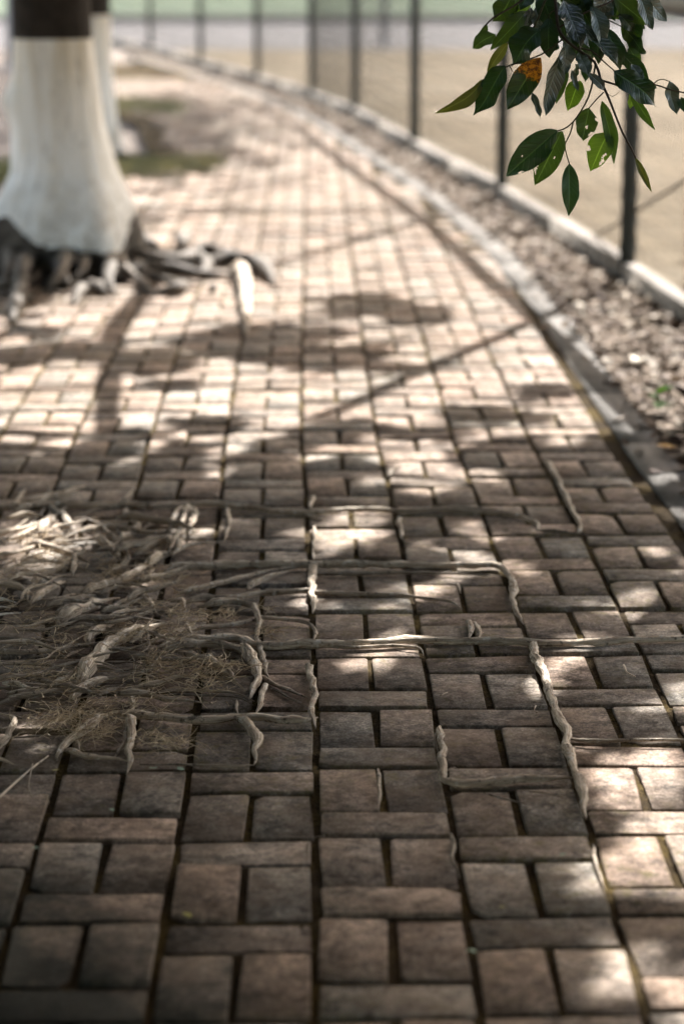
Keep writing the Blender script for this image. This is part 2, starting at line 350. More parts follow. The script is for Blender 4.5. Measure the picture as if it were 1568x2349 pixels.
# ------------------------------------------------------------------ bricks
BL, BW, BT = .1965, .0940, .05
def brick_verts(l, w_, t, rs, c=.0014, jit=.0018, chip=-1):
    """top outline with cut corners, chamfer ring, skirt"""
    k = .006; P = []
    for ci, (sx_, sy_) in enumerate(((-1, -1), (1, -1), (1, 1), (-1, 1))):
        kk = k*rs.uniform(.2, .7) if ci != chip else rs.uniform(.012, .024); x, y = sx_*l/2, sy_*w_/2
        a, b = (x, y-sy_*kk), (x-sx_*kk, y)
        P += [a, b] if sx_*sy_ > 0 else [b, a]
    P = [(x+rs.uniform(-jit, jit), y+rs.uniform(-jit, jit)) for x, y in P]
    V = []
    for x, y in P: V.append((x-math.copysign(c, x), y-math.copysign(c, y), 0+rs.uniform(-.0004, .0004)))
    for x, y in P: V.append((x, y, -c*rs.uniform(.8, 1.4)))
    for x, y in P: V.append((x, y, -t))
    Fs = [(0, 1, 2, 3), (0, 3, 4, 7), (4, 5, 6, 7)]
    for r_ in (0, 8):
        for i in range(8):
            j = (i+1) % 8; Fs.append((r_+j, r_+i, r_+8+i, r_+8+j))
    return V, Fs
def orient(Fs, V):   # top faces up
    return Fs
VAR = []
for i in range(16):
    rs = random.Random(100+i); V, Fs = brick_verts(BL*rs.uniform(.985, 1.008), BW*rs.uniform(.975, 1.015), BT, rs, chip=i % 4 if i > 11 else -1)
    uv = [(V[j][0]+BL/2, V[j][1]+BW/2) for f in Fs for j in f]
    VAR.append((V, Fs, uv, data_mesh('brick', V, Fs, M_BRICK, uv=uv, smooth=False)))
spots = []
A_, B_, P_ = .11, .21, .21
D0 = 4.2013
rs = random.Random(5)
def add_spot(x, y, rot):
    X = x+warp_x(y)+rs.uniform(-.0015, .0015); Y = y+.03*x+rs.uniform(-.0015, .0015)
    if X > edge_x(Y)-.03 or X-.08 < left_x(Y): return
    if Y > 26: return
    q = to_px((X, Y, 0)); 
    if q is None: return
    if not (-1900 < q[0] < 3300 and q[1] < 4600): return
    if ((X+1.12)/.62)**2+((Y-10.2)/.62)**2 < 1: return          # earth pit of the whitewashed tree
    inside = -120 < q[0] < 1690 and q[1] < 2480
    spots.append((X, Y, rot+rs.gauss(0, .013), q[2] if inside else q[2]+3, rs))
for c in range(-21, 5):
    xc = (c+.5)*P_; odd = c % 2
    for n in range(-75, 11):
        top = D0-(A_ if odd else 0)-n*(A_+B_)
        add_spot(xc, top-A_/2, 0)
        for s_ in (-1, 1): add_spot(xc+s_*P_/4, top-A_-B_/2, math.pi/2)
spots.sort(key=lambda s: s[3])
nsingle = 0; BV = []; BF = []; BU = []; BTn = []; nb = 0
for i, (X, Y, rot, zc, _) in enumerate(spots):
    v = rs.randrange(16); flip = rs.choice((0, math.pi))
    tx, ty = rs.gauss(0, .011), rs.gauss(0, .009)
    lift = mound(X, Y); lift = lift*.35
    z = path_h(X, Y)+rs.gauss(0, .0018)+lift
    cut = X+.105 > edge_x(Y)
    if nsingle < 300 and not cut:
        nsingle += 1
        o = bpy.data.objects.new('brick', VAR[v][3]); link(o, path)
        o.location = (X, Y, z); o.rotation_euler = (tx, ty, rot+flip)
    else:
        Vn = np.array(VAR[v][0]); ca, sa = math.cos(rot+flip), math.sin(rot+flip)
        W = np.stack([X+Vn[:, 0]*ca-Vn[:, 1]*sa, Y+Vn[:, 0]*sa+Vn[:, 1]*ca, z+Vn[:, 2]+Vn[:, 0]*ty+Vn[:, 1]*tx], 1)
        if cut: W[:, 0] = np.minimum(W[:, 0], [edge_x(yy)+.004 for yy in W[:, 1]])
        BV.append(W); BF.append(np.array(VAR[v][1])+nb*24); BU.append(np.array(VAR[v][2])); BTn += [rs.random()]*len(VAR[v][1]); nb += 1
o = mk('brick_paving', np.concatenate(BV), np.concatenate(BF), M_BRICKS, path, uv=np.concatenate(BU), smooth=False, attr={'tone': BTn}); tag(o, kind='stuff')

# ------------------------------------------------------------------ concrete edging and kerb stones
def stone(poly, z0, z1, rs, ch=.006):
    """block over a quad footprint (4 points), chamfered top, slightly worn"""
    c = sum((Vector(p) for p in poly), Vector((0, 0)))/4; V = []
    for z, ins in ((z0, 0), (z1-ch, 0), (z1, ch)):
        for p in poly:
            q = Vector(p)+(c-Vector(p)).normalized()*ins*1.4; V.append((q.x+rs.uniform(-.002, .002), q.y+rs.uniform(-.002, .002), z+(rs.uniform(-.002, .002) if z > z0 else 0)))
    Fs = [(8, 9, 10, 11)]
    for r_ in (0, 4):
        for i in range(4): j = (i+1) % 4; Fs.append((r_+i, r_+j, r_+4+j, r_+4+i))
    return V, Fs
edging = mk('path_edging', [(edge_x(y)+dx, y, -.045) for y in np.arange(1, 33, .5) for dx in (.005, .10)],
            [(2*i, 2*i+1, 2*i+3, 2*i+2) for i in range(63)], M_CONC); tag(edging, kind='structure')
y = 1.0
while y < 31:
    L = .78; y2 = y+L
    e = lambda yy, dx: (edge_x(yy)+.012+dx, yy)
    V, Fs = stone([e(y+.002, -.006), e(y+.002, .10), e(y2-.002, .10), e(y2-.002, -.006)], -.07, .0015+rs.uniform(-.0015, .0015), rs)
    mk('edging_stone', V, Fs, M_EDGE, edging, smooth=False); y = y2
kerb = mk('kerb', [(fence_x(y)+dx, y, -.05) for y in np.arange(1, 40, .5) for dx in (-.03, .03)],
          [(2*i, 2*i+1, 2*i+3, 2*i+2) for i in range(77)], M_CONC); tag(kerb, kind='structure')
for a, b in zip(POSTS[:-1], POSTS[1:]):
    t_ = (b-a); L = t_.length; t_ = t_/L; n_ = Vector((t_.y, -t_.x, 0))
    cuts = [.045, L*.5-.004, L*.5+.004, L-.045]
    for s0, s1 in ((cuts[0], cuts[1]), (cuts[2], cuts[3])):
        q = [a+t_*s0-n_*.03, a+t_*s0+n_*.035, a+t_*s1+n_*.035, a+t_*s1-n_*.03]
        V, Fs = stone([(p.x, p.y) for p in q], -.06, .075+rs.uniform(-.006, .006), rs, .008)
        mk('kerb_stone', V, Fs, M_CONC, kerb, smooth=False)

# ------------------------------------------------------------------ chain-link fence
fence = thing('chain_link_fence', POSTS[2], 'tall dark green chain link fence standing in the pale kerb along the path', 'fence')
PH = 3.0; RAIL = 1.13
pv, pf = tube([Vector((0, 0, -.12)), Vector((0, 0, 1)), Vector((0, 0, PH))], [.034]*3, 12)
post_me = data_mesh('post', pv, pf, M_METAL)
cv, cf = tube([Vector((0, 0, PH)), Vector((0, 0, PH+.03))], [.033, .02], 10); cap_me = data_mesh('post_cap', cv, cf, M_METAL)
def chain_mesh(L, h, p=.055, r=.0028):
    V = []; Fc = []
    nW = int(L/p); nS = int(h/p*1.0)
    for i in range(nW):
        b = len(V)
        for k in range(nS+1):
            x = (i+(0 if k % 2 else 1))*p*L/(nW*p); z = .06+k*(h-.06)/nS; yo = .0015 if k % 2 else -.0015
            for a in (0, 2.1, 4.2): V.append((x+r*math.cos(a), yo+r*math.sin(a)*1.0, z+r*.5*math.cos(a)))
        for k in range(nS):
            for a in range(3):
                a2 = (a+1) % 3; Fc.append((b+3*k+a, b+3*k+a2, b+3*k+3+a2, b+3*k+3+a))
    return V, Fc
cV, cF = chain_mesh(3.3, PH-.05); chain_me = data_mesh('chain_link_mesh', cV, cF, M_WIRE)
rv, rf = tube([Vector((0, 0, 0)), Vector((.5, 0, 0)), Vector((1, 0, 0))], [.042]*3, 10); rail_me = data_mesh('rail', rv, rf, M_METAL)
for i, p in enumerate(POSTS):
    o = bpy.data.objects.new('post', post_me); link(o, fence); o.location = p-POSTS[2]
    c_ = bpy.data.objects.new('post_cap', cap_me); link(c_, o)
    if i+1 < len(POSTS):
        q = POSTS[i+1]; L = (q-p).length; a = math.atan2(q.y-p.y, q.x-p.x)
        o = bpy.data.objects.new('chain_link_mesh', chain_me); link(o, fence); o.location = p-POSTS[2]; o.rotation_euler = (0, 0, a); o.scale = (L/3.3, 1, 1)
        o = bpy.data.objects.new('rail', rail_me); link(o, fence); o.location = p-POSTS[2]+Vector((0, 0, RAIL)); o.rotation_euler = (0, 0, a); o.scale = (L, 1, 1)

# ------------------------------------------------------------------ roots
def Z5(x, y): return .5*x, 1102.6+.5*y                 # tracing grids on the ground plane
def Z2(x, y): return 571.7+.625*x, 857.5+.625*y
def Z1(x, y): return 653.4+.5834*x, 1429.3+.5834*y
def Z4(x, y): return .4688*x, 326.7+.4688*y
SC = {Z5: .5, Z2: .625, Z1: .5834, Z4: .4688}
def root(parent, grid, pts, dia, mat=M_ROOT, end=.55, lift=0.0, start=1.0, name='root', sides=9, knob=.42, sink=.15, bulge=()):
    P = []
    px = [grid(*p) for p in pts]
    for k, (x, y) in enumerate(px):
        g = gp(x, y, 0); hm = mound(g.x, g.y)
        h0 = hm*.75+lift
        g = gp(x, y, h0+.004); P.append(g)
    zc = to_px(P[len(P)//2])[2]; r0 = dia*SC[grid]*zc/F/2*(1.3 if grid in (Z1, Z2) else 1.15)
    C = catmull(P, max(.010, r0*1.1)); n = len(C); rads = []
    sd = rnd.uniform(0, 99); step = .004 if r0 < .006 else .006
    for i in range(n):
        t = i/(n-1); r = r0*(start+(end-start)*t)
        r *= 1+.20*nz(C[i].x*16+sd, C[i].y*16)+.16*nz(C[i].x*40, C[i].y*40+sd)
        for bt, ba, bw in bulge: r *= 1+ba*math.exp(-((t-bt)/bw)**2)
        r *= min(1, .3+i/4, .2+(n-1-i)/6)
        rads.append(max(r, .0007))
        C[i] = C[i]+Vector((step*nz(C[i].x*22, C[i].y*22, sd), step*nz(C[i].x*22, C[i].y*22, sd+9), r*(1-sink)))
    V, Fc = tube(C, rads, sides, knob, sd)
    # uv: along / around
    uvv = []
    for f in Fc:
        for j in f:
            if j < n*sides: uvv.append((j//sides*.02, (j % sides)/sides))
            else: uvv.append((0, .5))
    return mk(name, V, Fc, mat, parent, uv=uvv)

NT_C = Vector((-1.12, 4.80, 0))
near = thing('tree', NT_C, 'tree with gnarled grey roots and hairy rootlets spread over the nearest bricks', 'tree', None)
N = near
def r5(pts, dia, mat=M_ROOT, **k): return root(N, Z5, pts, dia, mat, **k)
def r2(pts, dia, mat=M_ROOT, **k): return root(N, Z2, pts, dia, mat, **k)
def r1(pts, dia, mat=M_ROOT, **k): return root(N, Z1, pts, dia, mat, **k)
tr52 = lambda p: ((p[0]*.5-571.7)/.625, (1102.6+p[1]*.5-857.5)/.625)
tr51 = lambda p: ((p[0]*.5-653.4)/.5834, (1102.6+p[1]*.5-1429.3)/.5834)
# long roots reaching over the path
r2([tr52(p) for p in ((-60,140),(100,132),(280,118),(450,128),(560,122),(700,128),(860,118),(1000,118),(1100,130),(1160,132))]+[(100,512),(230,515),(400,505),(540,508),(700,503),(800,510),(940,520),(1040,545),(1062,575)], 19, end=.6)
r2([(180,518),(240,530),(300,543)], 9); r2([(1050,575),(1130,582),(1185,588),(1242,592)], 9, M_ROOTD, end=1.0)
r2([(1205,590),(1215,575),(1220,555)], 18, M_ROOTL); r2([(700,500),(780,506),(860,508),(940,515),(1010,528)], 20, M_ROOTD)
r2([(1085,320),(1105,350),(1130,390),(1158,450),(1180,500),(1200,530),(1222,565)], 14, M_ROOTL, end=.9)
r2([tr52(p) for p in ((740,430),(800,415),(900,412),(1000,406),(1100,402))]+[(0,712),(200,712),(400,709),(600,711),(800,713),(900,712),(935,728),(955,765),(966,800),(968,840),(985,885),(1008,922)], 27, end=.42, bulge=((.79,.75,.035),))
r2([(250,739),(400,739),(560,735),(720,735),(830,740),(900,745)], 12, M_ROOTD)
r5([(820,522),(900,507),(960,490),(1050,470),(1120,450),(1200,430),(1300,410),(1400,400)], 25)
r5([(1130,505),(1200,465),(1280,435),(1350,415)], 28, M_ROOTL)
r2([tr52(p) for p in ((840,565),(960,550),(1080,545),(1200,525),(1300,520),(1420,515))]+[(250,812),(400,815),(560,818),(650,830),(740,840),(785,864)], 20, end=.35)
r5([(1436,398),(1430,450),(1431,500),(1436,560),(1436,610)], 38, end=.55, knob=.5)
r5([(1445,430),(1432,480),(1440,540)], 18, M_ROOTL)
r5([(900,582),(1000,575),(1080,568),(1140,580),(1172,600),(1190,640),(1182,690),(1172,735)], 31)
r5([(870,692),(960,680),(1060,670),(1150,650),(1200,636),(1300,645),(1380,650),(1430,672),(1447,700),(1440,742)], 21)
r1([tr51(p) for p in ((720,772),(800,757),(900,746),(1000,741),(1090,738),(1140,755),(1200,772))]+[(60,98),(200,94),(330,92),(480,82),(560,80),(700,82),(850,82),(960,88),(1030,92),(1150,88),(1300,82),(1450,74),(1568,70),(1750,64)], 27, end=.75)
r1([(120,88),(260,101),(400,93),(500,97),(530,103),(541,128)], 13, M_ROOTL)
r1([(150,100),(300,84),(420,78),(520,74)], 14)
r5([(1180,735),(1195,800),(1210,860),(1232,912)], 30); r5([(1095,765),(1140,800),(1170,860),(1180,930),(1150,1005)], 47, M_ROOTL, knob=.4)
r5([(1195,895),(1250,935),(1320,965),(1412,1000)], 22); r5([(1250,950),(1330,1000),(1412,1045)], 9, M_ROOTD); r5([(1240,955),(1300,985),(1380,1020)], 8, M_ROOTD)
r5([(1222,940),(1195,1010),(1180,1078)], 30, M_ROOTL); r5([(1085,1010),(1088,1050),(1095,1085)], 16)
r5([(1418,845),(1430,920),(1441,980),(1430,1050),(1440,1092),(1452,1140)], 31, end=.7)
r5([(500,1078),(600,1085),(700,1096),(800,1106),(900,1110),(1000,1108),(1080,1096),(1150,1100),(1300,1112),(1400,1112),(1452,1088)], 37, M_ROOTL, end=.8)
r5([(1075,1098),(1130,1130),(1160,1170),(1186,1200),(1172,1250),(1166,1308)], 46, M_ROOTL, end=.4, bulge=((.55,.25,.2),))
r5([(1166,1306),(1080,1316),(960,1312),(850,1305),(740,1305),(640,1303)], 12, M_ROOTD, start=1.3)
r5([(482,1083),(420,1130),(360,1180),(300,1220),(280,1245),(263,1292)], 46, M_ROOTL, end=.6)
r5([(285,1238),(380,1270),(460,1280),(540,1282),(605,1292)], 29, M_ROOTL)
r5([(578,1083),(602,1130),(604,1180),(592,1230),(602,1290),(572,1348)], 50, M_ROOTL, end=.35, knob=.4); r5([(595,1130),(560,1225),(528,1275)], 24)
r5([(330,1180),(360,1210),(370,1250)], 18, M_ROOTL)
r5([(-30,1260),(30,1180),(62,1110),(40,1080),(-20,1065)], 34, M_ROOTL); r5([(-20,1270),(20,1290),(72,1306)], 32, M_ROOTL, end=.4); r5([(40,1075),(90,1090),(110,1105)], 22)
r5([(60,1182),(160,1176),(272,1170)], 13, M_ROOTD)
# the dense mat
r5([(-60,792),(100,796),(200,790),(280,780),(340,760),(400,742)], 24)
r5([(360,935),(430,860),(480,800),(540,758),(620,712),(700,680),(780,655)], 72, M_ROOTL, knob=.45)
r5([(230,950),(330,900),(390,850),(440,790),(480,760)], 27); r5([(325,1015),(380,970),(440,935),(500,915),(562,900)], 47, M_ROOTL, knob=.35)
r5([(398,750),(430,710),(500,670),(545,648)], 44, M_ROOTL); r5([(265,672),(340,630),(420,600),(500,560),(545,542)], 62, M_ROOTL, knob=.45)
r5([(465,645),(540,590),(600,550),(642,522)], 37); r5([(640,505),(680,560),(710,600),(732,622)], 29); r5([(560,650),(640,630),(720,600),(800,610)], 24)
r5([(440,268),(480,300),(520,340),(560,378)], 42); r5([(520,288),(570,265),(620,240),(636,210),(592,170),(570,130)], 28, M_ROOTL)
r5([(515,312),(620,300),(700,275),(772,262)], 25); r5([(660,218),(700,200),(724,178)], 24)
for a in (((838,128),(800,180),(775,235)), ((862,125),(846,190),(812,255)), ((884,125),(880,190),(845,250)), ((895,135),(892,180),(870,240),(885,255)), ((820,245),(800,290),(780,330)), ((845,240),(826,290),(800,345)), ((770,255),(790,290),(830,300))):
    r5(a, 27, M_ROOTL, lift=.008)
r5([(-40,258),(80,235),(150,215),(220,180),(242,150)], 23); r5([(185,255),(215,205),(240,160)], 42, M_ROOTL); r5([(640,345),(720,352),(780,340),(860,305),(950,290),(1030,282)], 23)
r5([(675,405),(740,350),(792,328)], 38, M_ROOTL); r5([(1040,128),(1052,200),(1042,240),(1030,282)], 19)
r5([(730,970),(850,965),(980,970),(1100,985),(1172,1012)], 15); r5([(740,985),(860,985),(1000,992),(1090,1000),(1160,1030)], 12, M_ROOTD)
r5([(825,798),(900,820),(980,850),(1050,890),(1088,935)], 42); r5([(755,782),(850,766),(950,760),(1050,775),(1100,790),(1135,835)], 42)
r5([(860,660),(870,700),(885,740)], 20); r5([(780,560),(830,560),(850,595)], 36, M_ROOTL); r5([(-40,850),(60,845),(180,850),(280,860),(340,870)], 20)
r5([(-40,920),(60,905),(180,895),(260,885),(340,880)], 26); r5([(-30,960),(80,955),(190,930),(280,905)], 24, M_ROOTD); r5([(-30,1040),(60,1010),(150,990),(260,985)], 20, M_ROOTD)
r5([(155,170),(100,205),(30,245)], 18); r5([(70,130),(95,80),(112,42)], 22, M_ROOTL); r5([(150,565),(220,510),(300,465)], 34, M_ROOTL); r5([(300,820),(350,790),(390,770)], 22)
r5([(370,1130),(450,1095),(520,1085)], 26); r5([(600,985),(608,1030),(590,1075)], 30); r5([(-30,480),(60,490),(120,510),(160,530)], 36); r5([(-30,350),(50,345),(100,330),(170,300)], 24, M_ROOTL)
# single roots on the right
r1([(968,86),(985,140),(1010,200),(1035,270),(1056,330),(1080,400),(1105,450),(1112,510),(1125,560),(1148,620),(1164,670),(1176,720),(1180,775)], 33, M_ROOTL, end=.55, knob=.42, bulge=((.18,.25,.03),(.52,.25,.04),(.68,.3,.04),(.86,.75,.05)))
r1([(1105,452),(1150,465),(1250,468),(1400,465),(1568,462),(1680,460)], 12, M_ROOTL)
r1([(604,408),(610,460),(625,520),(618,580),(628,628),(680,645),(760,640),(860,632),(960,625),(1060,615),(1125,608)], 25, M_ROOTL, end=1.1, start=.8)
r1([(600,420),(590,470),(600,530)], 8, M_ROOTD); r1([(630,582),(645,572),(665,566)], 8); r1([(366,575),(370,640),(375,737)], 12, M_ROOTL)
r1([(775,668),(850,690),(945,712)], 10, M_ROOTD); r1([(955,664),(1030,672),(1092,686)], 11)
r2([(800,908),(812,945),(806,978)], 22, M_ROOTL); r2([(818,915),(842,950),(848,978)], 22, M_ROOTL); r2([(840,960),(858,950)], 9)
r2([(763,772),(772,805)], 13, M_ROOTL); r2([(230,452),(226,500)], 16, M_ROOTL); r2([(243,560),(235,640),(236,690)], 10); r2([(545,530),(556,570),(562,615)], 15, M_ROOTL); r2([(508,378),(525,355),(560,335)], 13)
r1([(655,830),(660,930),(685,1000)], 13, M_ROOTD, sink=.8); r1([(1212,870),(1222,950),(1262,1060)], 13, M_ROOTL, sink=.9)
r1([(90,860),(85,900),(98,930)], 14, M_ROOTD); r1([(0,845),(90,848),(160,835)], 7, M_ROOTD)
# finer roots woven through the mat
rq = random.Random(23)
for i in range(120):
    x = rq.uniform(-60, 620); y = rq.uniform(560, 1010) if i < 62 else rq.uniform(90, 560)
    L = rq.uniform(160, 420); a = rq.gauss(-.12, .22) if i < 75 else rq.gauss(-.5, .5); pts = []
    for k in range(5):
        pts.append((x, y)); x += L/4*math.cos(a); y += L/4*math.sin(a)*.55; a += rq.gauss(0, .28)
    r5(pts, rq.choice((7, 9, 11, 13, 16, 20)) if i % 3 else rq.choice((24, 30, 38)), rq.choice((M_ROOT, M_ROOTD, M_ROOTD, M_ROOTL)), lift=rq.uniform(-.004, .022), sides=7, knob=.3)

# hairy rootlets: curved threads in tufts
hV = []; hF = []; hT = []; rh = random.Random(77)
def hair(p, dirv, L, rad, tone, lift):
    base = len(hV); ns = 5; P = []; q = Vector(p); v = Vector(dirv)
    for k in range(ns+1):
        P.append(q.copy()); v = (v+Vector((rh.gauss(0, .28), rh.gauss(0, .28), rh.gauss(0, .20)-.10))).normalized(); q = q+v*(L/ns)
        g = max(.003, mound(q.x, q.y)*.75+.002)
        if q.z < g: q.z = g+rh.uniform(0, .003)
    for k in range(ns+1):
        r = rad*(1-.75*k/ns); a0 = rh.uniform(0, 2)
        for j in range(3):
            a = a0+j*2.094; hV.append((P[k].x+r*math.cos(a), P[k].y+r*.5*math.cos(a+1), P[k].z+r*math.sin(a)))
    for k in range(ns):
        for j in range(3):
            j2 = (j+1) % 3; b = base+3*k; hF.append((b+j, b+j2, b+3+j2, b+3+j)); hT.append(tone)
TUFT = [((160,1120),(700,1010),520,130), ((620,830),(1040,920),560,90), ((430,420),(840,470),420,80), ((470,700),(880,700),380,70), ((30,400),(300,330),300,80), ((60,270),(280,240),170,50),
        ((1170,700),(1260,690),90,30), ((640,1180),(840,1200),150,45), ((860,620),(1080,610),190,35), ((900,830),(1130,860),150,40), ((300,1150),(480,1170),130,40), ((0,560),(330,760),260,130), ((80,860),(420,960),300,80), ((580,560),(860,600),160,50), ((1180,580),(1250,590),25,15), ((400,160),(700,380),150,60), ((160,1120),(400,1060),200,40)]
for (x0, y0), (x1, y1), n, sp in TUFT:
    for k in range(int(n*.5)):
        t = rh.random(); x = x0+(x1-x0)*t+rh.gauss(0, sp*.5); y = y0+(y1-y0)*t+rh.gauss(0, sp*.45)
        g = gp(*Z5(x, y)); hm = mound(g.x, g.y)*.75; lift = hm+rh.uniform(.006, .034); g = gp(*Z5(x, y), lift)
        az = rh.gauss(.3, 1.0) if rh.random() < .7 else rh.uniform(0, 6.28)
        hair(g, (math.cos(az), math.sin(az)*.7, rh.uniform(-.1, .6)), rh.uniform(.02, .055), rh.uniform(.0006, .0012), min(1, max(0, rh.gauss(.66, .26))), lift)
o = mk('fine_rootlets', hV, hF, M_HAIR, near, attr={'tone': hT}); tag(o, kind='stuff')

# earth heaped under the mats
def heap(name, cx, cy, rx, ry, st):
    xs = np.arange(cx-rx*1.9, cx+rx*1.9, st); ys = np.arange(cy-ry*1.9, cy+ry*1.9, st)
    V = [(x, y, mound(x, y)*.9-.026+.006*nz(x*22, y*22)+.004*nz(x*60, y*60)) for y in ys for x in xs]
    nx, ny = len(xs), len(ys); i = (np.arange(nx-1)[None, :]+nx*np.arange(ny-1)[:, None]).ravel()
    o = mk(name, V, np.stack([i, i+1, i+1+nx, i+nx], 1), M_SOIL); tag(o, kind='structure')
heap('soil', -.80, 4.75, .34, .62, .02); heap('soil', -1.12, 10.25, .46, .6, .03)

# ------------------------------------------------------------------ trunks
def trunk(parent, base, prof, top, paint, lobes, seed, bumps=(), lean=(0, 0)):
    """one grid split into bark and whitewashed band; paint(phi,h) -> True where painted"""
    nphi = 108; hs = [prof[0][0]]
    while hs[-1] < top: hs.append(hs[-1]+(.012 if hs[-1] < .34 else .022 if hs[-1] < 1.15 else .12))
    ph, pr = [p[0] for p in prof], [p[1] for p in prof]; V = []; pc = [p[2] if len(p) > 2 else 0 for p in prof]
    for h in hs:
        r0 = float(np.interp(h, ph, pr)); cx = float(np.interp(h, ph, pc))
        for k in range(nphi):
            a = 2*math.pi*k/nphi
            la = max(0, 1-h/.75)**1.6
            lob = sum(am*math.exp(-((math.atan2(math.sin(a-pa), math.cos(a-pa)))/wd)**2) for pa, am, wd in lobes)
            r = r0*(1+la*(lob-.12)+.05*nz(math.cos(a)*1.6+seed, math.sin(a)*1.6, h*1.3)+.028*nz(math.cos(a)*7+seed, math.sin(a)*7, h*2.2)+.014*nz(math.cos(a)*19+seed, math.sin(a)*19, h*5))
            for ba, bh, am, wa, wh in bumps: r += am*math.exp(-((math.atan2(math.sin(a-ba), math.cos(a-ba)))/wa)**2-((h-bh)/wh)**2)
            V.append((base.x+cx+lean[0]*h+r*math.cos(a), base.y+lean[1]*h+r*math.sin(a), h))
    Fb, Fp = [], []
    for i in range(len(hs)-1):
        for k in range(nphi):
            k2 = (k+1) % nphi; f = (i*nphi+k, i*nphi+k2, (i+1)*nphi+k2, (i+1)*nphi+k)
            (Fp if paint(2*math.pi*(k+.5)/nphi, hs[i]) else Fb).append(f)
    Fl = [f for f in Fb if hs[f[0]//nphi] < .32]; Fb = [f for f in Fb if hs[f[0]//nphi] >= .32]
    if Fl: mk('root_flare', V, Fl, M_FLARE, parent, uv=[(j//nphi*.02, (j % nphi)/nphi*4) for f in Fl for j in f])
    mk('trunk', V, Fb, M_BARK, parent); mk('whitewashed_band', V, Fp, M_PAINT, parent)
T1 = gp(140, 612)
tree1 = thing('tree', T1, 'thick tree with whitewashed lower trunk and exposed roots at the left of the path', 'tree', None)
trunk(tree1, T1, [(-.05, .40, .01), (.06, .34, .0), (.16, .325, .012), (.27, .282, .02), (.41, .222, .026), (.60, .196, .004), (.71, .188, 0), (.97, .168, -.012), (1.6, .158, -.02), (3.3, .14, -.03)], 3.3,
      lambda a, h: .165+.03*math.sin(a*5+1)+.035*math.sin(a*3+2.2)-.075*math.exp(-((a-5.35)/.5)**2) < h < .962,
      [(5.3, .35, .4), (4.4, .12, .35), (3.6, .40, .4), (2.4, .3, .4), (1.2, .35, .4), (.25, .2, .4)], 3.3, [(3.25, .70, .045, .5, .07)])
T2 = gp(208, 364)
tree2 = thing('tree', T2, 'farther whitewashed tree trunk half hidden behind the thick one', 'tree', None)
trunk(tree2, T2, [(-.05, .24), (.12, .19), (.3, .165), (.9, .150), (3.3, .13)], 3.3, lambda a, h: .04 < h < .90, [(0, .25, .4), (2, .3, .4), (4.2, .3, .4)], 9.1)
trunk(near, NT_C, [(-.05, .40), (.08, .33), (.2, .28), (.45, .24), (.9, .21), (3.3, .17)], 3.3, lambda a, h: .03 < h < .95, [(.2, .4, .4), (1.5, .3, .4), (2.9, .3, .4), (4.6, .35, .4), (5.5, .3, .35)], 5.7)
# flecks of whitewash on the root flare that reaches into the picture
for pts, dia in (([(-60,550),(0,548),(40,550),(84,560)], 24), ([(-60,622),(0,620),(50,612),(92,608)], 22), ([(-30,585),(10,580),(50,585)], 14)):
    r5(pts, dia, M_PAINT, lift=.004, end=.3, knob=.6)

# roots of the whitewashed tree
def r4(pts, dia, mat=M_ROOTF, **k): return root(tree1, Z4, pts, dia*1.55, mat, sides=8, **k)
for pts, dia in (([(190,430),(165,540),(112,640),(100,750),(62,880)], 62), ([(355,420),(345,520),(305,640),(232,740)], 68), ([(470,440),(520,560),(542,620),(530,690),(562,745)], 60),
                 ([(560,470),(640,570),(760,592),(880,600),(955,580),(1012,610),(990,665)], 52), ([(600,645),(720,640),(860,650),(960,665),(1060,655),(1140,650)], 50),
                 ([(1000,615),(1130,600),(1230,610),(1300,650),(1345,705)], 58), ([(490,718),(405,740),(360,800)], 40), ([(890,530),(905,500),(915,470)], 55), ([(760,745),(840,748),(890,735),(905,690)], 48),
                 ([(-20,700),(60,720),(120,700),(200,640)], 50), ([(420,700),(520,752),(575,742)], 44), ([(250,560),(330,700),(430,690)], 46), ([(620,460),(700,500),(790,540),(900,545)], 46), ([(1035,735),(1060,715)], 50),
                 ([(10,560),(60,600),(40,680),(-30,740)], 60), ([(640,600),(700,650),(800,690),(900,700),(1000,690)], 36), ([(430,560),(400,640),(350,690)], 44), ([(900,560),(1000,545),(1100,560),(1200,590)], 40), ([(560,540),(600,620),(690,700),(760,760)], 40)):
    r4(pts, dia)
r4([(1120,640),(1170,650),(1196,720),(1200,800),(1205,945)], 50, M_ROOT, end=.35, sink=.2)

# ------------------------------------------------------------------ crowns, limbs and the shade they throw
# how open the crowns are towards the sun above each patch of ground (0 closed .. 9 open); rows run away from the camera
OPEN = """9999999999999999
4999999999999999
3994467999999999
3992346899999999
4986889999999999
8888999999999999
8888999989999999
6425662247889999
3232222348999998
8727786889988866
5335475357653345
1111111245432223
7743422665453245
6633111633534255
3432112346343532
2222112333223622
2222111222222337
1100001012332578
0000000000002599
0000000000001477
0000000000113799
0000000000012233
0000000000012684
0000000000001443""".split()
OPEN = np.array([[int(c)/9 for c in r] for r in OPEN])
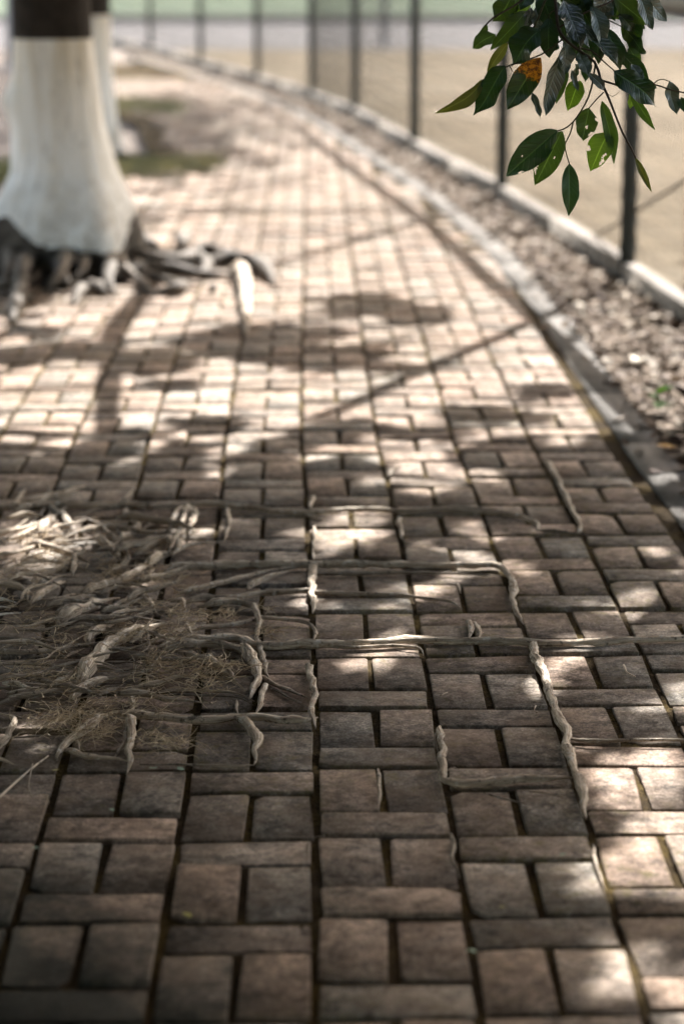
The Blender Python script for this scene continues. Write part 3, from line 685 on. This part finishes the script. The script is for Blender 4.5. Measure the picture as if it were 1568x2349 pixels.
# dark leafy shadows across the middle of the path (centre and half size of each)
DARK = [(640,800,85,45), (790,822,78,32), (850,700,78,26), (970,725,65,22), (480,788,55,20), (360,826,78,26), (170,815,68,24), (45,825,62,22), (470,968,85,18), (560,760,45,16), (85,762,62,11), (740,765,62,14),
        (120,1012,135,16), (320,1000,70,16), (400,880,42,11), (930,845,60,9), (1120,960,80,14), (1250,900,70,16), (840,990,120,18), (1000,1000,80,14)]
def openness(x, y):
    q = to_px((x, y, 0))
    if q is None or q[1] > 2349+200: return (.0 if x < .7 else .25), False
    u, v = q[0]/98-.5, q[1]/98-.5
    ins = -1.5 < u < 16.5 and v < 25
    if u < -.8: return (.6 if v < 11 else .03), ins
    if u > 15.8: return (.55 if v < 14 else .6), ins
    if 630 < q[1] < 1000 and u > -.8:
        L = .96
        for cx, cy, rx, ry in DARK:
            e_ = ((q[0]-cx)/rx)**2+((q[1]-cy)/ry)**2
            if e_ < 6: L *= 1-math.exp(-(e_*.8)**1.6)
        return L, ins
    i, j = int(np.clip(math.floor(v), 0, 22)), int(np.clip(math.floor(u), 0, 14)); fv, fu = min(max(v-i, 0), 1), min(max(u-j, 0), 1)
    return float((OPEN[i, j]*(1-fu)+OPEN[i, j+1]*fu)*(1-fv)+(OPEN[i+1, j]*(1-fu)+OPEN[i+1, j+1]*fu)*fv), ins
RT_C = Vector((1.20, 3.75, 0))
right = thing('tree', RT_C, 'leafy branch of a tree with glossy dark green leaves hanging into the upper right corner', 'tree', None)
TREES = [(near, NT_C), (tree1, T1), (tree2, T2), (right, RT_C)]
rc = random.Random(41); LEAVES = {0: [], 1: [], 2: [], 3: []}
def sample(x, y, st, nleaf, size):
    L, ins = openness(x, y)
    n_ = .5+.62*nz(x*5.2, y*3.4, 4.0)+.34*nz(x*13, y*9, 7.0)
    if 5.9 < y < 9.9 and ins: n_ = .5+(n_-.5)*.95
    if L >= .985 or n_ < L: return
    hh = (2.45 if y > 1.25 else 1.85)+.35*(nz(x*.8, y*.8, 20)+.5)+rc.uniform(0, .4)
    for k in range(nleaf):
        if y >= 6.2: hh = 2.3+rc.uniform(0, .8)
        h = hh+rc.gauss(0, .12) if rc.random() < .85 else hh+rc.uniform(0, .5)
        g = Vector((x+rc.uniform(-st, st)*.6, y+rc.uniform(-st, st)*.6, 0))+SUN*(h/SUN.z)
        i = min(range(4), key=lambda t: (TREES[t][1].xy-g.xy).length*(1.25 if t == 3 else 1.0))
        LEAVES[i].append((g, size*rc.uniform(.75, 1.3)))
st = .052
for y in np.arange(2.0, 14.0, st):
    for x in np.arange(-.168*y-.45, .168*y+.5, st): sample(x+rc.uniform(-.02, .02), y+rc.uniform(-.02, .02), st, 7, .115)
for y in np.arange(14.0, 24, .11):
    for x in np.arange(-.16*y-.5, .1*y, .11): sample(x, y, .11, 6, .19)
for y in np.arange(24, 36, .2):  # leaves added to darken the far left ground
    for x in np.arange(-.19*y, -.10*y, .2): sample(x, y, .2, 6, .3)
for y in np.arange(-4.4, 12, .14):                       # the crowns go on outside the picture, thickened to block sky over the foreground
    for x in np.arange(-5.5, 2.8, .14):
        if y > 2.0 and -.168*y-.45 < x < .168*y+.5: continue
        if 1.25 < y <= 2.0 and x > -.85: continue
        sample(x, y, .14, 8, .24)
for ti, (hw, hh_) in ((1, (.42, 1.25)), (2, (.34, 1.2))):
    for k in range(900):
        p = TREES[ti][1]+Vector((rc.uniform(-hw, hw), rc.uniform(-.3, .4), rc.uniform(-.1, hh_))); h = rc.uniform(2.5, 4.2)
        LEAVES[ti].append((p+SUN*((h-p.z)/SUN.z), rc.uniform(.14, .24)))
# leaves added high over the path to block overhead sky; their shade falls nearer than the picture reaches
for k in range(6500):
    y = rc.uniform(6.0, 11.2); x = rc.uniform(-4.2, 2.6); h = max(4.6, (y-1.9)/1.008+.15)+rc.uniform(0, 1.6)
    if nz(x*.9, y*.9, h*.9) > -.3: LEAVES[1].append((Vector((x, y, h)), rc.uniform(.2, .34)))
# unseen leaves added low to block skylight: beyond the fence on the right, on the left of the near tree and behind the camera
for k in range(3600):
    g = Vector((rc.uniform(-3.2, 2.2), rc.uniform(-3.4, -1.5), rc.uniform(.3, 2.4)))
    if nz(g.x*1.2, g.y*1.2, g.z*1.2) > -.25: LEAVES[0].append((g, rc.uniform(.18, .28)))
for k in range(3200):
    g = Vector((rc.uniform(1.8, 4.2), rc.uniform(-2.5, 2.3), rc.uniform(.6, 3.0)))
    if nz(g.x*1.2, g.y*1.2, g.z*1.2) > -.2: LEAVES[3].append((g, rc.uniform(.18, .28)))
for k in range(6500):
    a = rc.random()
    if a < .6: g = Vector((rc.uniform(-3.6, -1.15), rc.uniform(.9, 3.7), rc.uniform(.45, 2.6)))
    else: g = Vector((rc.uniform(-4.2, -2.4), rc.uniform(3.4, 6.5), rc.uniform(.5, 2.6)))
    if nz(g.x*1.3, g.y*1.3, g.z*1.3) > -.25: LEAVES[0].append((g, rc.uniform(.16, .26)))
# a thick bough of the whitewashed tree over the left of the path
lift_ = lambda q, h: Vector((q.x, q.y, 0))+SUN*(h/SUN.z)
Cb = catmull([Vector((T1.x, T1.y, 2.6)), lift_(gp(275, 640), 2.5), lift_(gp(262, 760), 2.3), lift_(gp(250, 880), 2.25), lift_(gp(243, 1010), 2.3), lift_(gp(215, 1200), 2.5)], .12)
Vb, Fb_ = tube(Cb, [.06-.028*j/len(Cb) for j in range(len(Cb))], 8, .15); mk('branch', Vb, Fb_, M_BARK, tree1)
for a_, b_, r_ in (((330, 520), (720, 405), .03), ((0, 800), (560, 720), .03), ((560, 880), (1040, 735), .022)):  # unseen limbs added to cast thin shadow lines over the path
    Cb = catmull([Vector((T1.x, T1.y, 3.0)), lift_(gp(*a_), 2.9), lift_(gp((a_[0]+b_[0])/2, (a_[1]+b_[1])/2+6), 3.0), lift_(gp(*b_), 3.2)], .15)
    Vb, Fb_ = tube(Cb, [r_*(1-.5*j/len(Cb)) for j in range(len(Cb))], 7, .15); mk('branch', Vb, Fb_, M_BARK, tree1)  # added unseen limb, only for its shadow line
CAMP = Vector((0, 0, H))
for i, (t, c) in enumerate(TREES):
    LV = LEAVES[i]
    if not LV: continue
    cV = []; cF = []; cU = []
    for g, s in LV:
        a = rc.uniform(0, 6.28); tl = rc.gauss(-.35, .4); ax = Vector((math.cos(a)*math.cos(tl), math.sin(a)*math.cos(tl), math.sin(tl)))
        nn = Vector((rc.gauss(0, .55), rc.gauss(0, .55), 1)); sd = ax.cross(nn).normalized(); up_ = sd.cross(ax)
        b = len(cV); w_ = s*.25
        p0 = g-ax*s*.5
        cV += [p0, p0+ax*s*.35+sd*w_+up_*s*.07, p0+ax*s*.4, p0+ax*s*.35-sd*w_+up_*s*.07, p0+ax*s*.75+sd*w_*.7+up_*s*.02, p0+ax*s-up_*s*.08, p0+ax*s*.75-sd*w_*.7+up_*s*.02]
        for f, u in (((0, 2, 1, 1), ((0, .5), (.4, .5), (.35, 1), (.35, 1))), ):
            pass
        cF += [(b, b+3, b+2, b+1), (b+1, b+2, b+5, b+4), (b+2, b+3, b+6, b+5)]
        cU += [(0, .5), (.35, 0), (.4, .5), (.35, 1), (.35, 1), (.4, .5), (1, .5), (.75, 1), (.4, .5), (.35, 0), (.75, 0), (1, .5)]
    o = mk('crown', cV, cF, M_CROWN, t, uv=cU, smooth=False); tag(o, kind='stuff')  # also holds the leaves added to block the sky
    # limbs from the trunk towards clumps of the crown
    targets = [LV[rc.randrange(len(LV))][0] for _ in range(26 if i != 3 else 12)]; fork = Vector((c.x, c.y, 2.5 if i != 3 else 2.2))
    for k, g in enumerate(targets):
        s0 = fork+Vector((rc.uniform(-.05, .05), rc.uniform(-.05, .05), rc.uniform(-.2, .6)))
        m1 = s0.lerp(g, .4)+Vector((rc.gauss(0, .12), rc.gauss(0, .12), .35)); m2 = s0.lerp(g, .75)+Vector((rc.gauss(0, .1), rc.gauss(0, .1), .2))
        C = catmull([s0, m1, m2, g], .18); n = len(C)
        V, Fc = tube(C, [.045*(1-j/(n-1))**1.1+.006 for j in range(n)], 6); mk('branch', V, Fc, M_BARK, t)
# slim trunk of the tree on the right, outside the picture
C = catmull([Vector((1.20, 3.75, -.05)), Vector((1.18, 3.76, .9)), Vector((1.22, 3.74, 1.8)), Vector((1.20, 3.75, 2.9))], .12)
V, Fc = tube(C, [.085-.035*j/(len(C)-1)+.06*math.exp(-j*.9) for j in range(len(C))], 12, .15); mk('trunk', V, Fc, M_BARK, right)

# ------------------------------------------------------------------ the hanging branch, leaf by leaf
def Q(x, y, z=4.40): return at(980+.375*x, .375*y, z)
def stem(parent, pts, r0, r1, mat, name='twig'):
    C = catmull(pts, .012); n = len(C)
    V, Fc = tube(C, [r0+(r1-r0)*j/(n-1) for j in range(n)], 6, .12); return mk(name, V, Fc, mat, parent)
top = Vector((1.20, 3.78, 2.45))
hang = stem(right, [top, Vector((.95, 4.15, 2.35)), Vector((.62, 4.40, 1.9)), Q(790,-560,4.42), Q(770,-200), Q(785,60), Q(800,170), Q(830,230), Q(900,290), Q(1020,380), Q(1058,490), Q(1110,610), Q(1190,810), Q(1240,900), Q(1272,968)], .013, .0016, M_STEMD, 'hanging_branch')
def sub(pts, r0=.0022, r1=.0012, mat=M_STEM): return stem(hang, [Q(*p) for p in pts], r0, r1, mat)
sub([(1058,490),(1140,515),(1230,545),(1300,530),(1380,515),(1470,545),(1600,575)], .0022, .0014, M_STEMD); sub([(1025,390),(1000,540),(960,640),(890,745),(830,790),(770,805)]); sub([(1075,565),(1030,610),(980,668)], .0014, .001)
sub([(890,745),(870,820),(840,880),(848,940),(866,1000)], .0014, .0011); sub([(770,-60),(715,10),(680,100),(640,185)], .003, .0018); sub([(790,80),(775,65),(745,85),(740,115)], .0018, .0012)
sub([(830,235),(760,290),(700,330),(600,370),(500,400),(420,450),(340,492)], .0018, .0012); sub([(780,-150),(650,-60),(590,-10),(520,40),(400,110),(350,160)], .003, .0014, M_STEMD); sub([(640,185),(560,240),(490,262)], .0015, .001)
sub([(1380,515),(1405,492),(1440,485),(1472,497)], .0012, .001); sub([(800,170),(900,110),(1000,60),(1100,20),(1160,-20)], .0022, .0014, M_STEMD); sub([(900,290),(1000,310),(1080,380),(1140,432)], .0018, .0012, M_STEMD)
sub([(1000,60),(1080,110),(1160,150),(1190,165)], .0016, .001); sub([(800,100),(880,115),(960,150)], .0014, .001, M_STEM); sub([(1100,95),(1180,100)], .0012, .001)
sub([(1080,560),(1130,590),(1170,560)], .0008, .0006); sub([(500,400),(520,440)], .0012, .0006)
lr = random.Random(3)
def leaf(b, t, wpx, mat, dz=0.0, fold=.35, bend=.12, wave=.06, tilt=0.0, holes=(), res=(14, 8), name='leaf'):
    z = 4.40+dz; k = .375*z/F
    P0 = Q(b[0], b[1], z); P1 = Q(t[0], t[1], z+lr.uniform(-.02, .03)); A = P1-P0; L = A.length; A.normalize()
    view = (P0-CAMP).normalized(); S = A.cross(view).normalized(); Nn = S.cross(A)
    ca, sa = math.cos(tilt), math.sin(tilt); S, Nn = S*ca+Nn*sa, Nn*ca-S*sa
    Wd = wpx*k/max(.45, abs(ca))*1.12; nu, nv = res; V = []; U = []; sd = lr.uniform(0, 50); asym = lr.uniform(-.06, .06)
    for i in range(nu+1):
        u = i/nu; pr = max(.02, 4*u*(1-u))**.8*(1.06-.22*u)*(1-.3*u**6)
        for j in range(nv+1):
            v = j/nv*2-1; hw = Wd/2*pr*(1+asym*v)*(1+.06*nz(u*7, v*.7+sd))
            off = fold*hw*abs(v)*(.6+.4*u)+bend*L*(math.sin(math.pi*u)*.6-u*u*.5)+wave*Wd*abs(v)**1.5*math.sin(u*13+sd+v*1.4)+.05*L*math.sin(u*5+sd)
            V.append(P0+A*(u*L)+S*(hw*v)-Nn*off)
            U.append((u, j/nv))
    Fc = []; uv = []
    for i in range(nu):
        for j in range(nv):
            u, v = (i+.5)/nu, (j+.5)/nv*2-1
            if any(((u-hu)/hr)**2+((v-hv)/(hr*2.4))**2 < 1+1.1*nz(u*40, v*18, sd) for hu, hv, hr in holes): continue
            f = (i*(nv+1)+j, (i+1)*(nv+1)+j, (i+1)*(nv+1)+j+1, i*(nv+1)+j+1); Fc.append(f); uv += [U[q] for q in f]
    return mk(name, V, Fc, mat, hang, uv=uv)
D_, G_, B_R, Y_, O_, X_ = M_LDARK, M_LGREEN, M_LBRIGHT, M_LGREY, M_LOLIVE, M_LPATCH
LV = [((492,260),(362,438),62,O_,.02,.6), ((345,488),(72,702),78,O_,.0,.7), ((482,405),(280,706),140,D_,-.02), ((690,355),(482,672),158,X_,-.03), ((695,185),(503,398),165,D_,-.02),
      ((600,68),(398,298),100,G_,.03), ((415,205),(275,295),92,G_,.05), ((362,150),(318,232),45,G_,.05), ((520,-30),(405,135),150,G_,.04), ((600,-50),(515,105),110,B_R,.06), ((628,48),(600,182),66,Y_,.03),
      ((742,108),(740,358),115,D_,.0), ((795,325),(722,708),98,Y_,-.02,.5), ((835,385),(788,622),88,G_,.03), ((828,258),(846,452),84,Y_,-.03), ((632,560),(688,725),38,Y_,.0,.6), ((876,425),(920,560),36,Y_,.0,.6),
      ((925,495),(862,668),112,B_R,.04), ((828,0),(938,296),130,Y_,-.01), ((958,145),(1160,408),82,Y_,-.04,.7), ((1000,40),(1082,305),92,Y_,-.03,.6), ((1035,125),(1045,388),112,D_,.01), ((925,315),(985,475),76,Y_,.0),
      ((995,335),(958,505),58,D_,.01), ((988,448),(1088,556),54,Y_,-.02), ((1090,170),(1185,428),105,D_,.0), ((1140,-15),(1352,152),122,G_,.03), ((1185,155),(1318,305),82,G_,.04), ((1165,88),(1275,195),78,D_,.03),
      ((1185,325),(1352,492),92,D_,.02), ((1138,430),(1404,648),140,D_,-.03), ((1245,555),(1384,795),56,G_,.02,.6), ((1252,555),(1238,668),52,B_R,.04), ((1470,492),(1518,700),80,Y_,.0,.5), ((1545,600),(1580,690),50,D_,.02),
      ((1070,615),(1142,1000),78,G_,.03,.5), ((1270,965),(1368,1172),40,O_,.0,.8), ((278,612),(192,648),42,G_,.02), ((1245,395),(1320,480),52,Y_,.0), ((1165,530),(1228,552),30,Y_,.0),
      ((690,-60),(790,210),120,D_,.03), ((880,-80),(1005,170),130,D_,.04), ((1040,-90),(1140,130),130,D_,.05), ((1070,-40),(1215,130),120,G_,.06), ((740,-90),(700,110),110,G_,.06), ((930,-60),(900,110),120,D_,.05),
      ((690,100),(720,310),110,D_,.05), ((860,180),(880,330),70,D_,.06), ((960,200),(1010,360),90,D_,.06), ((1120,250),(1240,400),100,D_,.06), ((1000,-110),(960,90),110,D_,.07), ((1180,40),(1330,180),80,D_,.06),
      ((1230,200),(1330,330),70,D_,.05), ((640,-70),(560,60),90,D_,.05), ((1100,-60),(1010,130),100,Y_,.02), ((1230,290),(1300,420),70,G_,.05), ((760,200),(735,330),80,D_,.07), ((900,390),(905,470),50,D_,.05), ((1310,480),(1400,540),40,D_,.03)]
lx = random.Random(12)
for k in range(19):                                    # the crowded inner leaves near the top
    x = lx.uniform(640, 1290); y = lx.uniform(-150, 190)-abs(x-930)*.12; a = lx.gauss(1.45, .5); L = lx.uniform(150, 260)
    LV.append(((x, y), (x+L*math.cos(a), y+L*math.sin(a)), lx.uniform(70, 125), lx.choice((D_, D_, Y_, G_, Y_)), lx.uniform(.02, .12)))
for a in LV:
    b, t, w_, m, dz = a[:5]; fold = a[5] if len(a) > 5 else lr.uniform(.15, .45)
    tilt = lr.gauss(0, .35) if m is not Y_ else lr.uniform(.35, .75)
    leaf(b, t, w_, m, dz, fold, lr.uniform(-.04, .22), lr.uniform(.05, .15), tilt, res=(12, 6))
leaf((785,798),(483,1078),165, D_, -.02, .15, .05, .05, .1, ((.28,.45,.024),(.62,-.3,.016),(.2,.9,.05),(.8,.85,.05)), (44, 22))
leaf((822,805),(655,1130),150, G_, .0, .2, .06, .06, -.1, ((.45,.4,.024),(.5,-.85,.06),(.75,-.75,.07),(.3,-.9,.05)), (44, 22))
leaf((868,1000),(862,1322),102, M_LDRYTIP, -.02, .3, .08, .06, .2, ((.15,.3,.02),(.3,-.4,.015)), (30, 14))
leaf((985,665),(948,862),125, G_, .02, .2, .05, .08, .15, ((.55,.1,.05),(.3,.9,.06),(.75,.8,.08)), (36, 18))
leaf((1108,800),(998,1040),150, B_R, .03, .15, .05, .06, -.1, ((.62,.55,.05),(.75,.7,.07),(.6,-.9,.07),(.45,.2,.012)), (40, 20))

# ------------------------------------------------------------------ leaf litter between path edging and kerb
ll = random.Random(55)
def dry_leaf(s, seed):
    rr = random.Random(seed); V = []; n = 5; curl = rr.uniform(-.4, .5); cup = rr.uniform(.05, .6)
    for i in range(n+1):
        u = i/n; w_ = .30*math.sin(math.pi*(u*.94+.03)**.85)*s
        for v in (-1, 0, 1):
            V.append(((u-.5)*s, v*w_+.03*s*rr.uniform(-1, 1), s*(curl*(u-.5)**2+cup*.22*abs(v)*math.sin(math.pi*u)+.03*rr.uniform(-1, 1))))
    Fc = [(i*3+j, (i+1)*3+j, (i+1)*3+j+1, i*3+j+1) for i in range(n) for j in (0, 1)]
    return V, Fc
DL = [dry_leaf(1.0, k) for k in range(10)]; DLM = [data_mesh('fallen_leaf', v, f, M_LITTER1) for v, f in DL]
pos = []
tries = 0
while len(pos) < 6500:
    y = 2.4+(27-2.4)*ll.random()**1.5; e0, e1 = edge_x(y)+.11, fence_x(y)-.03
    x = e0+(e1-e0)*(ll.random() if ll.random() < .8 else ll.choice((ll.random()**3, 1-ll.random()**3)))+(-.14*ll.random() if ll.random() < .09 else 0)
    if ll.random() < .5+.9*nz(x*2.2, y*1.3, 5): pos.append((x, y))
    elif ll.random() < .35: pos.append((x, y))
def seen(p):
    q = to_px((*p, 0)); return q and -30 < q[0] < 1590
pos.sort(key=lambda p: (0 if seen(p) else 1, p[1]))
lV = []; lF = []; lT = []; nl = 0
for i, (x, y) in enumerate(pos):
    s = ll.uniform(.026, .066); k = ll.randrange(10); rz, rx, ry = ll.uniform(0, 6.28), ll.gauss(0, .28), ll.gauss(0, .28)
    z = .0+ll.random()**2*.03-.004
    if x < edge_x(y)+.12: z = .010
    if i < 300:
        o = bpy.data.objects.new('fallen_leaf', DLM[k]); COL.objects.link(o); o.location = (x, y, z); o.rotation_euler = (rx, ry, rz); o.scale = (s, s, s)
        tag(o, 'dry brown leaf lying in the litter strip between path edging and kerb', 'leaf', 'fallen leaves in the litter strip')
    else:
        from mathutils import Euler
        m = np.array(Euler((rx, ry, rz)).to_matrix()); lV.append(np.array(DL[k][0])@m.T*s+np.array((x, y, z))); lF.append(np.array(DL[k][1])+nl*18); lT += [ll.random()]*10; nl += 1
o = mk('leaf_litter', np.concatenate(lV), np.concatenate(lF), M_LITTER, loc=(1.1, 10, 0), attr={'tone': lT}); tag(o, 'dry brown leaves strewn thickly beside the kerb along the fence', 'leaf litter', None, 'stuff')
# bed of the litter strip
ys = np.arange(1, 34, .06); V = []
for y in ys:
    for t in np.linspace(0, 1, 9):
        e0, e1 = edge_x(y)+.10, fence_x(y)-.02; x = e0+(e1-e0)*t; V.append((x, y, -.006+.010*nz(x*9, y*9)+.006*nz(x*30, y*30)))
i = (np.arange(8)[None, :]+9*np.arange(len(ys)-1)[:, None]).ravel()
M_STRIP = simple('leafy_earth', ((.3, (.045, .032, .022)), (.5, (.095, .070, .050)), (.7, (.17, .132, .10))), 8, 6, 70, .9, .008, 1, .1, (.6, 1.4))
o = mk('litter_strip', V, np.stack([i, i+1, i+10, i+9], 1), M_STRIP); tag(o, kind='structure')
def lone_leaf(px, mat, s, label, cat='leaf', rz=.4, rx=0.1, h=.02, name='fallen_leaf'):
    p = gp(*px); v, f = dry_leaf(s, int(px[0])); me = data_mesh(name, v, f, mat); o = bpy.data.objects.new(name, me); COL.objects.link(o)
    o.location = (p.x, p.y, h); o.rotation_euler = (rx, .1, rz); tag(o, label, cat); return o
lone_leaf((1527, 1042), M_ORANGE, .055, 'small orange leaf on the litter beside the path edging at the right border', rz=.2)
lone_leaf((1462, 838), simple('pale_husk', ((.3, (.50, .44, .34)), (.7, (.60, .54, .44))), 30, 3, 200), .10, 'long pale husk standing out in the leaf litter near the kerb', 'husk', rz=1.25)
M_WEED = leaf_material('weed_leaf', (.035, .07, .02), (.06, .10, .03), .2, .85, .1)
# small weed among the litter
wp = gp(1510, 945); weed = thing('weed', (wp.x, wp.y, 0), 'small green weed sprouting from the leaf litter beside the edging', 'weed')
for k in range(9):
    a = k*2.4; v, f = dry_leaf(.034+.012*(k % 3), 300+k); vv = [Vector(q)+Vector((.018, 0, 0)) for q in v]
    vv = [(wp.x+q.x*math.cos(a)-q.y*math.sin(a), wp.y+q.x*math.sin(a)+q.y*math.cos(a), .01+.045*(k % 3)*.5+q.z+q.x*.5) for q in vv]; mk('leaf', vv, f, M_WEED, weed)

# ------------------------------------------------------------------ grass strips beyond the paving
gV = []; gF = []; gT = []; rg = random.Random(8)
def blade(x, y, h, tone):
    b = len(gV); a = rg.uniform(0, 6.28); l = h*rg.uniform(.2, .8); wd = .004; px_, py_ = math.cos(a+1.57)*wd, math.sin(a+1.57)*wd
    gV.extend([(x-px_, y-py_, -.06), (x+px_, y+py_, -.06), (x+px_*.6+math.cos(a)*l*.5, y+py_*.6+math.sin(a)*l*.5, h*.7-.05), (x-px_*.2+math.cos(a)*l, y-py_*.2+math.sin(a)*l, h-.05)]); gF.append((b, b+1, b+2, b+3)); gT.append(tone)
for (x0, y0), (x1, y1), sp, n, tn in (((255,392),(500,372),11,5200,.62), ((262,236),(420,250),9,3000,.25), ((250,368),(370,378),8,1600,.12), ((-60,395),(40,380),10,700,.3)):
    for k in range(n):
        t = rg.random(); q = gp(x0+(x1-x0)*t+rg.gauss(0, 14), y0+(y1-y0)*t+rg.gauss(0, sp)); blade(q.x, q.y, rg.uniform(.03, .09), min(1, max(0, rg.gauss(tn, .2))))
o = mk('grass', gV, gF, M_GRASS, loc=(-1, 15, 0), attr={'tone': gT}); tag(o, 'patchy dry grass on the bare earth behind the whitewashed tree', 'grass', None, 'stuff')

# ------------------------------------------------------------------ poles and small debris
def pole(px, r, h, label, mat):
    p = gp(*px, -.05); t = thing('pole', p, label, 'pole'); V, Fc = tube([p-Vector((0, 0, .1)), p+Vector((0, 0, h*.5)), p+Vector((0, 0, h))], [r]*3, 12); mk('shaft', V, Fc, mat, t)
    V, Fc = tube([p-Vector((0, 0, .02)), p+Vector((0, 0, .03))], [r*1.9, r*1.6], 12); mk('base_collar', V, Fc, mat, t)
pole((28, 158), .055, 3.2, 'grey metal pole at the left border behind the thick whitewashed tree', M_POLE)
pole((881, 106), .05, 4, 'thin grey pole standing far out at the edge of the road beyond the fence', M_POLE)
tw = [gp(1640, 700, 0)]
a0, b0 = POSTS[2], POSTS[1]; 
def on_fence(x, y):      # point on the fence line seen at x, height from y
    for s in np.linspace(-1, 1.4, 400):
        p = a0.lerp(b0, s) if s >= 0 else a0.lerp(POSTS[3], -s)
        q = to_px(p)
        if q and q[0] >= x: break
    zz = (q[1]-y)*q[2]/F/math.cos(TH); return Vector((p.x+.03, p.y, zz))
P = [on_fence(1330, 553), on_fence(1400, 513), on_fence(1470, 468), on_fence(1560, 410), on_fence(1640, 350)]
C = catmull(P, .04); V, Fc = tube(C, [.007]*len(C), 6, .2); o = mk('vine_strand', V, Fc, M_ROOTF, loc=P[0], uv=None); tag(o, 'thin brown vine strand climbing diagonally across the fence mesh at the right', 'vine')

def twig(grid, pts, dia, label, mat=M_ROOTD, lift=.012):
    P = [gp(*grid(*p), lift) for p in pts]; C = catmull(P, .012); n = len(C); zc = to_px(P[0])[2]; r = dia*SC[grid]*zc/F/2
    V, Fc = tube(C, [r*(1-.4*j/n) for j in range(n)], 6, .2); o = mk('twig', V, Fc, mat, loc=P[0]); tag(o, label, 'twig')
twig(Z5, [(-30,1478),(60,1395),(140,1325),(222,1262)], 13, 'straight thin twig lying aslant at the left border below the roots', M_ROOT)
twig(Z5, [(150,1300),(140,1350),(132,1400),(148,1452)], 9, 'bent hanging twig crossing the straight twig at the left border', M_ROOTD)
twig(Z1, [(1330,165),(1345,195),(1375,210)], 9, 'short curved pale twig on a brick beside the long horizontal root', M_ROOTL)
twig(Z1, [(608,285),(638,272)], 5, 'tiny straw on the brick left of the straight pale root', M_ROOTL, .004)
twig(Z1, [(915,174),(955,172)], 7, 'tiny flat splinter at a brick joint below the long horizontal root', M_ROOTL, .004)
twig(Z1, [(985,325),(978,345),(992,352)], 5, 'tiny curled straw on a brick left of the straight pale root', M_ROOTL, .004)
BITS = [(255, 1865, M_BIT, .010, 'small pale green leaf fragment on the dark bricks at lower left'), (1078, 2190, M_BIT, .012, 'pale green leaf fragment in a joint at the bottom'), (1290, 1970, M_BIT, .008, 'tiny white fleck on a brick at lower right'),
        (430, 2107, M_BITY, .012, 'tiny yellow leaf fragment in a dark joint at the bottom left'), (80, 1953, M_BIT, .010, 'tiny green fragment at the lower left border'), (415, 1772, M_BIT, .011, 'whitish fragment just below the lowest roots'), (352, 1770, M_BIT, .010, 'whitish fragment below the forked pale root'),
        (1150, 2090, M_BITY, .007, 'tiny yellow fragment in a joint between bottom bricks'), (128, 1775, M_BITY, .009, 'tiny yellow petal below the leftmost pale roots'), (1392, 1470, M_BIT, .006, 'tiny pale fleck at a joint right of the root bend')]
for x, y, m, s, lab in BITS: lone_leaf((x, y), m, s*1.5, lab, 'leaf fragment', rz=rnd.uniform(0, 6), h=.006, name='leaf_fragment')
